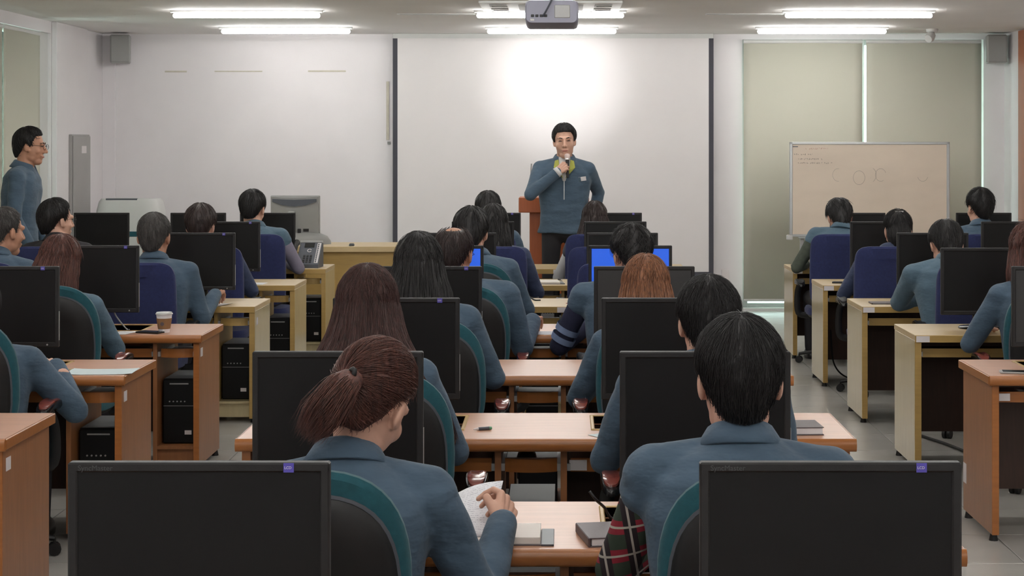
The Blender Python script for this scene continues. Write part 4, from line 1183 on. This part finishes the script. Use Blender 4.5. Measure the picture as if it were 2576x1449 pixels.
# --- column before the whiteboard
seat('woman with wavy auburn hair in blue jacket at the edge of the pale desks', 4, 2592, 556, cx=2.40, lean=.22, hrot=(0, 12, 0), female=True, detail=1, hair=dict(style='bob', th=.022, messy=2.2, fall=LONG((.105, .104, .09, .08), -.14, amax=125)), hairm='hair_red', ck='teal', chair_label='under the woman with wavy auburn hair', hands=[(-.20, .36, .755), (.15, .41, .755)])
seat('man in light blue jacket leaning forward on one elbow', 5, 2380, 551, cx=2.36, lean=.10, hrot=(0, 42, 0), detail=1, build=1.08, jacket='jacket_light', collar='jacket_light', hair=dict(style='nape', th=.02, taper=.4), hands=[(-.05, .44, .76), (.17, .42, .755)], poles=[(-1.2, -.2, -.35), (.8, -.3, -.8)], nb=(0, -.105, -.098), ck='blue', chair_label='under the man leaning on his elbow', cdx=.06, shoulder=.20)
p3, i3 = seat('woman with black hair pinned up with a clip', 6, 2258, 524, cx=2.24, lean=.18, hrot=(0, 20, 0), female=True, detail=1, jacket='jacket_navy', collar='jacket_navy', hair=dict(style='up', crown=(0, -.6, .6), th=.017, fall=dict(prof=[(.05, .062, .094, -.012), (0, .072, .112, -.014), (-.06, .066, .124, -.016), (-.15, .045, .118, -.02)], end=-.125, amax=82, zb=-.03)), ck='blue', chair_label='under the woman with pinned-up hair', cdx=-.03)
link('hair_clip', MB().box(-.03, .03, -.006, .006, -.006, .006, c=.003).xf(Matrix.Translation(Vector(i3['T_']((0.0, -.09, .092))))).mesh('hair_clip', 'chrome'), p3)
seat('man in light blue vest with olive sleeves, head bent low', 7, 2112, 497, cx=2.12, lean=.12, hrot=(0, 40, -4), detail=2, jacket='jacket_light', collar='jacket_light', sleeves='olive', hair=dict(style='nape', th=.02, messy=1.8, taper=.4), nb=(0, -.10, -.098), hands=[(-.17, .36, .755), (.15, .41, .755)], ck='blue', chair_label='under the man with olive sleeves', cdx=.02)
seat('man with spiky black hair sitting nearest the window corner', 7, 2464, 471, lean=.22, hrot=(12, 8, 0), detail=1, hair=dict(th=.022, messy=1.8), ck='blue', chair_label='under the man nearest the window corner')

# --- speaker with microphone and the man standing by the blind
YS = 15.1
zt_ = PZ(308, YS); s_ = 1.09
sp_, iS = person('standing man in blue zip jacket with yellow-green lining speaking into a microphone', (PX(1417, YS), YS, 0), (-.01, .05, zt_ - .136 * s_ * 1.07), hs=1.07, rz=R(180), hrot=(0, 4, 3), sc=s_, build=1.0,
     seated=False, hip=(0, 0, 1.02), hem=[(-.12, .205, .135)], hair=dict(th=.020, fringe=.006, messy=.8), hands=[(-.25, -.14, 1.02), (.055, .215, 1.475)], poles=[(-.5, -1, 0), (.9, -.15, -.6)], pose=('rest', 'grip'),
     palm=((0, -1, 0), (.3, .9, .25)), detail=1, nb=(0, -.045, -.155), face=True, group='standing people', shoulder=.178)
YM = 13.35; zt_ = PZ(317, YM); sm_ = 1.05
st_, iM = person('standing man in blue jacket with glasses seen from the side by the blind', (PX(52, YM), YM, 0), (0, .075, zt_ - .136 * sm_ * 1.06), hs=1.06, rz=R(-86), hrot=(0, 6, 0), sc=sm_, build=1.0, seated=False, hip=(0, -.01, 1.04), hem=[(-.12, .19, .13)],
     hair=dict(th=.02, messy=1.2), hands=[(-.25, .16, .92), (.26, .15, .92)], poles=[(-.5, -1, 0), (.5, -1, 0)], palm=((-1, 0, 0), (1, 0, 0)), detail=1, glasses=True, face=True, group='standing people', skin='skin_tan')
# details of the speaker's jacket
N, T, f, x = iS['N'], iS['T'], iS['f'], iS['x']
def chest(u, v, d): return N + x * u + T * v + f * d
m = MB().loft([[chest(a * .05, 0.03, .075 + .02 * (1 - abs(a))) for a in (-1, -.5, 0, .5, 1)] + [chest(a * .05, 0.03, .02) for a in (1, .5, 0, -.5, -1)],
               [chest(a * .045, -.06, .135 + .02 * (1 - abs(a))) for a in (-1, -.5, 0, .5, 1)] + [chest(a * .045, -.06, .05) for a in (1, .5, 0, -.5, -1)],
               [chest(a * .012, -.17, .165) for a in (-1, -.5, 0, .5, 1)] + [chest(a * .012, -.17, .10) for a in (1, .5, 0, -.5, -1)]])
link('shirt', m.mesh('shirt', 'white_cloth', 'all'), sp_)
for q in (-1, 1):
    m = MB().loft([[chest(q * .052, .01, .10), chest(q * .082, .0, .09), chest(q * .082, .0, .084), chest(q * .052, .01, .09)],
                   [chest(q * .040, -.075, .168), chest(q * .092, -.055, .156), chest(q * .092, -.055, .15), chest(q * .04, -.075, .16)],
                   [chest(q * .008, -.15, .176), chest(q * .016, -.14, .176), chest(q * .016, -.14, .17), chest(q * .008, -.15, .17)]])
    o = link('lapel', m.mesh('lapel', 'lining'), sp_); o['label'] = 'yellow-green folded lining'
link('zip', MB().box(-.004, .004, -.003, .003, -.16, 0, c=.001).xf(Matrix.Translation(Vector(chest(0, -.17, .156)))).mesh('zip', 'alu'), sp_)
b = MB().box(-.034, .034, -.002, .002, -.018, .018, c=.001).xf(Matrix.Translation(Vector(chest(-.155, -.15, .148))) @ Matrix.Rotation(R(8), 4, 'Y') @ Matrix.Rotation(R(-16), 4, 'Z'))
o = link('name_badge', b.mesh('name_badge', 'sticker'), sp_)
tag_ = MB().box(.012, .033, .002, .0035, -.017, .017).xf(Matrix.Translation(Vector(chest(-.155, -.15, .148))) @ Matrix.Rotation(R(8), 4, 'Y') @ Matrix.Rotation(R(-16), 4, 'Z'))
link('badge_stripe', tag_.mesh('badge_stripe', 'jacket_light'), o)
for p_, i_ in ((sp_, iS),):
    e, w = i_['arm'][1]; d = nrm(w - e)
    link('shirt_cuff', MB().tube([w - d * .005, w + d * .030], [.0475, .040], 18).mesh('shirt_cuff', 'white_cloth', 'all'), p_)
# microphone in the hand
e, w = iS['arm'][1]
hw_ = np.array([-np.array([1, 0, 0]), -np.array([0, 1, 0]), [0, 0, 1]])
mt = thing('microphone', 'hand-held microphone with pale grille in the speaking man\'s fist', 'microphone', (0, 0, 0))
dy = nrm(w - e); pn = np.array((.3, .9, .25)); dz = nrm(pn - dy * np.dot(pn, dy)); dx = np.cross(dy, dz)
cg = w + (dy * .098 - dz * .034) * s_
mic_dir = nrm(np.array([.02, -.25, 1.0]))
def toW(p):
    p = np.asarray(p); return np.array([PX(1417, YS) - p[0], YS - p[1], p[2]])
A0, A1 = toW(cg - mic_dir * .10), toW(cg + mic_dir * .055); dm = nrm(A1 - A0)
mt.location = A0
link('handle', MB().tube([A0 * 0, (A1 - A0) * .7, A1 - A0], [.011, .014, .017], 16).mesh('mic_handle', 'black', True), mt)
link('grille', MB().capsule(A1 - A0 + dm * .012, .022, A1 - A0 + dm * .03, .027, 18).mesh('mic_grille', 'mic', 'all'), mt)
link('ring', MB().tube([A1 - A0, A1 - A0 + dm * .008], .024, 18).mesh('mic_ring', 'chrome', True), mt)
# light shirt front of the man by the blind
N, T, f, x = iM['N'], iM['T'], iM['f'], iM['x']
link('shirt', MB().loft([[N + x * a * .045 + T * .03 + f * (.06 + .01 * (1 - abs(a))) for a in (-1, 0, 1)] + [N + T * .03], [N + x * a * .03 - T * .12 + f * .128 for a in (-1, 0, 1)] + [N - T * .12 + f * .05]]).mesh('shirt', 'white_cloth', 'all'), st_)

# ------------------------------------------------------------------ front of the room
t = thing('lectern', 'reddish-brown wooden lectern behind the speaking man', 'lectern', (PX(1306, 15.6) + .31, 15.6, 0))
link('desk_box', MB().box(-.31, .31, -.2, .22, PZ(535, 15.4), PZ(497, 15.4), c=.006).mesh('desk_box', 'red_wood'), t)
link('column', MB().box(-.215, .215, -.12, .14, .04, PZ(535, 15.4), c=.004).mesh('column', 'red_wood'), t)
link('plinth', MB().box(-.27, .27, -.2, .2, 0, .04, c=.006).mesh('plinth', 'red_wood'), t)
link('gooseneck', MB().tube(curve_pts([(-.205, 0, PZ(497, 15.4)), (-.205, 0, 1.45), (-.20, .0, PZ(412, 15.5))], 14), .006, 8).mesh('gooseneck', 'grey_metal', True), t)
# teacher's desk with its old monitor
t = thing('teacher_desk', 'pale wood front desk with closed panel below the bare wall', 'desk', (-2.25, 15.75, 0))
tz = PZ(617, 15.7)
link('tabletop', MB().box(-1.0, 1.0, -.25, .45, tz - .05, tz, c=.004).mesh('teacher_top', 'ywood_top'), t)
link('front_panel', MB().box(-.97, .97, -.2, -.175, .02, tz - .05, c=.002).mesh('teacher_panel', 'ywood_lip'), t)
for s in (-1, 1): link('side_panel', MB().box(s * .97 - .02, s * .97 + .02, -.2, .42, .02, tz - .05, c=.002).mesh('teacher_side', 'ywood_lip'), t)
t = thing('desktop_monitor', 'grey office monitor seen from behind on the front desk', 'monitor', (PX(742, 15.9), 15.9, tz))
bz = [( -.215, 0), (.215, 0), (.215, .40), (.1, .392), (0, .39), (-.1, .392), (-.215, .40)]
link('rear_shell', MB().prism([(a, z + .03) for a, z in bz], 'y', -.03, .02).mesh('rear_shell', 'grey_plastic'), t)
link('bezel', MB().box(-.225, .225, .02, .045, .025, .44, c=.006).mesh('bezel_grey', 'silver_plastic'), t)
hood = [(-.2, .385), (-.1, .352), (0, .342), (.1, .352), (.2, .385)]
link('rear_hood', MB().prism(hood + [(.2, .41), (0, .403), (-.2, .41)], 'y', -.04, -.028).mesh('rear_hood', 'dark_grey'), t)
link('column', MB().box(-.055, .01, -.09, -.03, .0, .30, c=.008).mesh('stand_column', 'silver_plastic'), t)
link('connector', MB().box(.03, .06, -.05, -.03, .1, .14, c=.003).box(.08, .13, -.036, -.03, .115, .14).mesh('connector', 'black'), t)
dome = MB()
for_ = []
for z, q in ((0, 1), (.03, .98), (.07, .86), (.095, .62), (.108, .25)): for_.append([(.085 + .245 * q * math.cos(a), .0 + .13 * q * math.sin(a), z) for a in np.linspace(0, 2 * math.pi, 28, endpoint=False)])
link('base', dome.loft(for_).mesh('dome_base', 'grey_plastic', True), t)
tag(link('board_eraser', MB().box(-.025, .025, -.02, .02, 0, .016, c=.006).box(-.02, .02, -.018, .018, .014, .022, c=.003).mesh('board_eraser', 'dark_grey'), ), 'small dark box on the pale front desk below the bare wall', 'box').location = (PX(885, 15.6), 15.6, tz)
# air purifier
t = thing('air_purifier', 'white boxy air purifier with dark top slot below the loudspeaker', 'air purifier', (PX(330, 16.9), 16.9, 0))
az_ = PZ(499, 16.9)
link('body', MB().loft([[(X_ * s, Y_ * s, z) for X_, Y_ in superell(.31, .2, 5, 40)] for z, s in ((.02, .97), (.05, 1), (az_ - .12, 1), (az_ - .03, .93), (az_, .86))]).mesh('purifier_body', 'white_metal', True), t)
link('air_slot', MB().box(-.20, .10, -.178, -.14, az_ - .012, az_ + .004, c=.002).mesh('air_slot', 'dark_grey'), t)
link('foot_band', MB().loft([[(X_, Y_, z) for X_, Y_ in superell(.29, .18, 5, 32)] for z in (0, .03)]).mesh('foot_band', 'dark_grey', True), t)
link('teal_strip', MB().box(-.26, .26, -.206, -.198, az_ - .36, az_ - .31, c=.003).mesh('teal_strip', 'teal'), t)
# whiteboard on a stand
YWB = 16.6
a, b = PX(1987, YWB), PX(2387, YWB); zt2, zb2 = PZ(357, YWB), PZ(596, YWB)
t = thing('whiteboard', 'wide cream whiteboard on a rolling stand before the blinds', 'whiteboard', ((a + b) / 2, YWB, 0), R(-2))
h = (b - a) / 2
link('board', MB().box(-h + .02, h - .02, -.008, .012, zb2 + .02, zt2 - .02).mesh('board', 'board'), t)
for nm, bx in (('frame_top', (-h, h, zt2 - .025, zt2)), ('frame_bottom', (-h, h, zb2, zb2 + .025)), ('frame_side', (-h, -h + .028, zb2, zt2)), ('frame_side', (h - .028, h, zb2, zt2))):
    link(nm, MB().box(bx[0], bx[1], -.016, .016, bx[2], bx[3], c=.004).mesh(nm, 'alu'), t)
link('pen_tray', MB().box(-h + .08, h - .08, -.08, -.012, zb2 - .012, zb2, c=.003).mesh('pen_tray', 'alu'), t)
for s in (-1, 1):
    link('corner_cap', MB().box(s * h - .03, s * h + .03, -.02, .02, zb2 - .03, zb2 + .02, c=.008).mesh('corner_cap', 'white_metal'), t)
    lg = link('stand_leg', MB().box(s * (h - .12) - .02, s * (h - .12) + .02, .016, .05, .08, zt2 - .05, c=.004).box(s * (h - .12) - .02, s * (h - .12) + .02, -.27, .3, .06, .1, c=.004).mesh('stand_leg', 'alu'), t)
    for y in (-.24, .27):
        link('caster', MB().tube([(s * (h - .12) - .012, y, .03), (s * (h - .12) + .012, y, .03)], .03, 14).tube([(s * (h - .12), y, .03), (s * (h - .12), y, .065)], .008, 6).mesh('caster', 'black', True), lg)
link('stand_bar', MB().box(-h + .12, h - .12, .02, .045, .30, .335, c=.004).mesh('stand_bar', 'alu'), t)
wr = np.random.default_rng(3)
def scribble(x0, x1, z, size, m):
    mb = MB(); x = x0
    while x < x1:
        if wr.random() < .12: x += size * .9; continue
        k = wr.integers(2, 5); pts = [(x + wr.uniform(0, size * .8), -.0095, z + wr.uniform(-size / 2, size / 2)) for _ in range(k + 1)]
        mb.tube(pts, .0016, 4); x += size * 1.05
    link('writing', mb.mesh('writing', m), t)
bx0 = PX(1996, YWB) - (a + b) / 2
def bxp(px): return PX(px, YWB) - (a + b) / 2
scribble(bxp(2022), bxp(2085), PZ(374, YWB), .018, 'ink_red')
scribble(bxp(1998), bxp(2042), PZ(388, YWB), .016, 'ink')
scribble(bxp(2008), bxp(2068), PZ(400, YWB), .016, 'ink')
scribble(bxp(2008), bxp(2094), PZ(410, YWB), .016, 'ink')
link('maker_mark', MB().box(bxp(1993), bxp(2008), -.0095, -.008, PZ(370, YWB), PZ(368, YWB)).mesh('maker_mark', 'dark_grey'), t)
for cx_, cz_, r_, a0, a1 in ((2161, 447, .055, 0, 360), (2188, 440, .06, -60, 60), (2215, 440, .05, 20, 300), (2108, 440, .05, 80, 280), (2320, 440, .05, 200, 340)):
    link('drawn_circle', MB().tube([(bxp(cx_) + r_ * math.cos(R(q)), -.009, PZ(cz_, YWB) + r_ * 1.2 * math.sin(R(q))) for q in np.linspace(a0, a1, 22)], .0011, 4).mesh('drawn_circle', 'ink'), t)

# ------------------------------------------------------------------ small things on the desks
def on(px, r, y): return PX(px, ROW[r] + y), ROW[r] + y          # spot y behind the front edge of row r
def sheet(label, px, r, y, w, d, rz, m='paper', z=DZ, curl=.0, name='paper_sheet', group=None):
    X, Y = on(px, r, y); mb = MB(); n = 8; top = []; bot = []
    rings = []
    for i in range(n + 1):
        u = -w / 2 + w * i / n; hz = .0012 + curl * (2 * i / n - 1) ** 4
        rings.append([(u, -d / 2, hz), (u, d / 2, hz), (u, d / 2, hz + .0008), (u, -d / 2, hz + .0008)])
    mb.loft(rings)
    o = tag(link(name, mb.mesh(name, m)), label, 'paper', group); o.location = (X, Y, z); o.rotation_euler = (0, 0, R(rz)); return o
def notebook(label, px, r, y, w, d, h, rz, open_=False, name='notebook'):
    X, Y = on(px, r, y); t = thing(name, label, 'notebook', (X, Y, DZ), R(rz))
    link('back_cover', MB().box(-w / 2, w / 2, -d / 2, d / 2, 0, .003, c=.001).mesh('back_cover', 'leather'), t)
    link('pages', MB().box(-w / 2 + .006, w / 2 - .004, -d / 2 + .004, d / 2 - .004, .003, h - .003, c=.001).mesh('pages', 'ruled' if open_ else 'paper'), t)
    if not open_:
        link('cover', MB().box(-w / 2, w / 2, -d / 2, d / 2, h - .003, h, c=.001).mesh('cover', 'leather'), t)
        link('spine', MB().box(-w / 2 - .003, -w / 2 + .003, -d / 2, d / 2, 0, h, c=.002).mesh('spine', 'leather'), t)
    else:
        link('cover_flap', MB().box(w / 2 - .002, w / 2 + .03, -d / 2 - .004, d / 2 + .004, 0, .005, c=.001).mesh('cover_flap', 'dark_grey'), t)
    return t
def pen(label, px, r, y, L, rz, body='black', tip='sticker', rad=.0055, z=DZ):
    X, Y = on(px, r, y); t = thing('pen', label, 'pen', (X, Y, z), R(rz))
    link('barrel', MB().tube([(-L / 2, 0, rad), (L * .3, 0, rad)], rad, 10).mesh('barrel', body, True), t)
    link('cap', MB().tube([(L * .3, 0, rad), (L / 2, 0, rad)], [rad * 1.1, rad * .8], 10).mesh('pen_cap', 'green_pen' if body == 'dark_grey' else body, True), t)
    link('tip', MB().tube([(-L / 2 - .018, 0, rad), (-L / 2, 0, rad)], [rad * .25, rad * .9], 10).mesh('pen_tip', tip, True), t)
def phone(label, px, r, y, rz, m='black_gloss'):
    X, Y = on(px, r, y); t = thing('smartphone', label, 'phone', (X, Y, DZ), R(rz))
    link('body', MB().box(-.036, .036, -.07, .07, 0, .009, c=.003).mesh('phone_body', m), t)
    link('display', MB().box(-.033, .033, -.058, .058, .009, .0096).mesh('phone_display', 'black_gloss'), t)
    link('button', MB().tube([(0, -.064, .009), (0, -.064, .0098)], .0045, 10).mesh('phone_button', 'silver_plastic', True), t)
def cable(label, pts, rad=.0045, m='black', cat='cable', name='cable'):
    return tag(link(name, MB().tube(curve_pts(pts, 30), rad, 6).mesh(name, m, 'all')), label, cat)

# seventh middle desk
mb = MB(); n = 10; rings = []
c00, c10, c11, c01 = [np.array([PX(px, Y), Y, PZ(py, Y)]) for px, py, Y in ((1055, 1352, 4.36), (1232, 1351, 4.40), (1266, 1209, 4.56), (1080, 1290, 4.56))]
grid = []
for i in range(n + 1):
    u = i / n; row = []
    for j in range(n + 1):
        v = j / n; p = (1 - u) * (1 - v) * c00 + u * (1 - v) * c10 + u * v * c11 + (1 - u) * v * c01
        p = p + np.array([0, .02, .018]) * math.sin(math.pi * u) * v; row.append(p)
    rings.append(row + [q + np.array([0, .0008, -.0006]) for q in row[::-1]])
t = tag(link('printed_sheet', mb.loft(rings).mesh('printed_sheet', 'print', 'all')), 'white printed sheet held up by the woman with the ponytail', 'paper')
notebook('open notebook with cream pages and dark cover flap, on the seventh middle desk', 1312, 1, .125, .105, .17, .024, 0, True)
notebook('closed grey-brown planner beside the plaid sleeve on the seventh middle desk', 1530, 1, .12, .13, .18, .024, 10)
cable('thick black cable arching over the seventh middle desk', [(PX(1483, 4.55), 4.55, PZ(1236, 4.55)), (PX(1500, 4.55), 4.55, PZ(1258, 4.55)), (PX(1520, 4.6), 4.6, PZ(1276, 4.6)), (PX(1545, 4.62), 4.62, DZ + .008), (PX(1620, 4.66), 4.66, DZ + .006)], .004)
# sixth middle desk
pen('dark pen with green end lying on the sixth middle desk', 1220, 2, .19, .05, 24, 'dark_grey', rad=.006)
sheet('corner of a pale blue sheet beside the man before the plaid-sleeved man', 1530, 2, .07, .10, .10, 35, 'paper_blue')
notebook('brown-grey planner lying at the far end of the sixth middle desk', 2022, 2, .16, .11, .16, .028, 3)
pen('dark pen on the planner of the sixth middle desk', 1988, 2, .13, .07, 80, 'black', rad=.004, z=DZ + .028)
t = thing('computer_mouse', 'glossy black mouse on the pull-out tray of the sixth middle desk', 'mouse', (PX(1325, ROW[2] + .2), ROW[2] + .2, .612))
ms = superell(.036, .055, 2.5, 24)
link('shell', MB().loft([[(X_ * s, Y_ * s, z) for X_, Y_ in ms] for z, s in ((0, .95), (.012, 1), (.026, .86), (.036, .5), (.038, .2))]).mesh('mouse_shell', 'black_gloss', True), t)
link('wheel', MB().tube([(-.004, .03, .033), (.004, .03, .033)], .007, 12).mesh('mouse_wheel', 'dark_grey', True), t)
# fifth to second middle desks
sheet('narrow white sheet edge beside the light-brown-haired woman', 1476, 3, .13, .05, .14, 0)
sheet('white sheet under the balding man\'s hand', 1362, 4, .10, .15, .16, -4, curl=.002)
sheet('white sheet under the sleeve at the third middle desk', 1288, 5, .14, .13, .2, 14)
pen('short dark pen lying on the third middle desk', 1317, 5, .18, .04, 65, 'black')
pen('dark pink-tipped pen by the empty chair at the third middle desk', 1440, 5, .18, .05, 20, 'dark_grey', 'lip')
cable('thin black cable on the back edge of the third middle desk', [(PX(1282, 11.3), 11.3, .73), (PX(1318, 11.28), 11.28, .745), (PX(1335, 11.2), 11.2, .735), (PX(1345, 11.15), 11.15, .725), (PX(1360, 11.15), 11.15, .724)], .005)
notebook('white pad of papers with dark pen on the second middle desk', 1378, 6, .20, .17, .2, .02, 5, True, 'paper_pad')
pen('dark pen on the paper pad of the second middle desk', 1408, 6, .2, .07, 110, 'black', z=DZ + .02)
cable('black cable hanging beside the lectern behind the nearest middle desk', [(PX(1290, 14.7), 14.7, PZ(646, 14.7)), (PX(1318, 14.7), 14.7, PZ(643, 14.7)), (PX(1340, 14.8), 14.8, PZ(655, 14.8)), (PX(1345, 14.9), 14.9, .6)], .006)
# column beside the grey cabinet
sheet('pale blue sheet on the orange desk by the wall side column', 258, 3, .135, .29, .19, 3, 'paper_blue', curl=.004)
pen('cream pencil leaning at the well of the orange desk with the pale blue sheet', 158, 3, .17, .1, 40, 'ywood', 'sticker', .004)
t = thing('paper_cup', 'paper coffee cup with brown sleeve on an orange desk', 'cup', (PX(413, ROW[4] + .14), ROW[4] + .14, DZ))
ck = .1075
link('cup', MB().tube([(0, 0, 0), (0, 0, .1)], [.028, .042], 28).mesh('cup_body', 'paper', True), t)
link('lid', MB().tube([(0, 0, .096), (0, 0, .101), (0, 0, .103), (0, 0, ck)], [.045, .0455, .042, .041], 28).mesh('cup_lid', 'white_metal', True), t)
link('sleeve', MB().tube([(0, 0, .02), (0, 0, .076)], [.0325, .0405], 28).mesh('cup_sleeve', 'kraft', True), t)
link('emblem', MB().tube([(-.002, -.039, .048), (-.002, -.0375, .048)], .010, 16).mesh('cup_emblem', 'leather', True), t)
phone('dark smartphone lying beside the paper coffee cup', 378, 4, .11, 70)
sheet('white sheet under the black monitor beside the coffee cup', 312, 4, .12, .10, .18, -12)
cable('grey cable hanging from the monitor behind the coffee cup', [(PX(283, 9.5), 9.5, PZ(770, 9.5)), (PX(292, 9.48), 9.48, PZ(795, 9.48)), (PX(318, 9.4), 9.4, DZ + .006), (PX(325, 9.36), 9.36, DZ + .006)], .004, 'grey_plastic')
cable('pale cable hanging from the monitor behind the pale blue sheet', [(PX(80, 7.9), 7.9, PZ(855, 7.9)), (PX(92, 7.9), 7.9, PZ(880, 7.9)), (PX(97, 7.87), 7.87, PZ(905, 7.87)), (PX(98, 7.85), 7.85, .668)], .004, 'stain')
sheet('white sheet under the greying man\'s writing hand', 548, 5, .11, .12, .17, -15, curl=.004)
pen('white pen in the greying man\'s hand', 541, 5, .10, .10, 70, 'sticker', 'black', .005, z=DZ + .062)
sheet('white sheet on the second desk of the wall side column', 640, 6, .15, .16, .17, -4)
t = thing('desk_phone', 'dark grey desk telephone with handset and white button strip', 'telephone', (PX(775, ROW[7] + .22), ROW[7] + .22, DZ), R(-4))
link('base', MB().prism([(-.11, 0), (.10, 0), (.10, .19), (.07, .20), (-.11, .03)], 'x', -.075, .105).mesh('phone_base', 'dark_grey'), t)
sl = math.atan2(.17, .18)
def slope(u, v, d):  # u across, v up the sloping face, d out of it
    return np.array([u, -.11 + math.cos(sl) * v - math.sin(sl) * d, .03 + math.sin(sl) * v + math.cos(sl) * d])
def slab(u0, u1, v0, v1, d0, d1):
    return MB().add([slope(u, v, d) for d in (d0, d1) for v in (v0, v1) for u in (u0, u1)], [(0, 2, 3, 1), (4, 5, 7, 6), (0, 1, 5, 4), (2, 6, 7, 3), (0, 4, 6, 2), (1, 3, 7, 5)])
link('handset', MB().tube([slope(-.10, v, d) for v, d in ((-.005, .0), (.01, .02), (.06, .034), (.17, .034), (.225, .02), (.24, .0))], [.018, .024, .02, .02, .026, .02], 12).mesh('handset', 'black', True), t)
link('display', slab(-.035, .045, .185, .235, 0, .002).mesh('phone_lcd', 'black_gloss'), t)
kp = MB()
for i in range(3):
    for j in range(4): 
        q = slab(-.03 + i * .027, -.012 + i * .027, .02 + j * .022, .034 + j * .022, 0, .004); kp.add(q.V[0], q.F)
link('keypad', kp.mesh('keypad', 'black'), t)
link('button_strip', slab(.068, .098, .015, .235, 0, .002).mesh('button_strip', 'sticker'), t)
for j in range(10): link('side_button', slab(.074, .084, .022 + j * .021, .036 + j * .021, .002, .004).mesh('side_button', 'dark_grey'), t)
ringp = [slope(.012 + .016 * math.cos(a), .15 + .016 * math.sin(a), .002) for a in np.linspace(R(30), R(390), 20)]
link('emblem', MB().tube(ringp[:17], .004, 6).mesh('phone_emblem', 'sticker', True), t)
link('hood', MB().tube([slope(-.075, .25, -.004), slope(.105, .25, -.004)], .012, 10).mesh('phone_hood', 'silver_plastic', True), t)
# column before the whiteboard
notebook('dark closed notebook on the pale desk nearest the whiteboard', 2022, 7, .22, .18, .2, .016, 0)
phone('dark smartphone lying on the second pale desk by the whiteboard', 2118, 6, .2, 80)
notebook('thin grey notebook beside the elbow of the leaning man', 2222, 5, .2, .16, .12, .01, 0)
phone('white-edged smartphone lying on the orange desk by the whiteboard column', 2556, 3, .10, 80, 'silver_plastic')
cable('black cable lying on the floor under the pale desks by the whiteboard', [(2.3, 11.0, .01), (2.15, 10.85, .01), (2.08, 10.4, .01), (2.2, 9.9, .012), (2.3, 9.4, .01)], .008)
cable('thin black cable on the floor under the second pale desk by the whiteboard', [(1.98, 12.9, .35), (2.0, 12.85, .1), (2.1, 12.7, .012), (2.3, 12.6, .012)], .006)
cable('black cable on the floor under the orange desks by the side wall', [(-2.2, 6.6, .02), (-2.12, 6.5, .2), (-2.02, 6.45, .02), (-2.2, 6.3, .012), (-2.5, 6.3, .012)], .007)

bpy.data.scenes.remove(TMP)
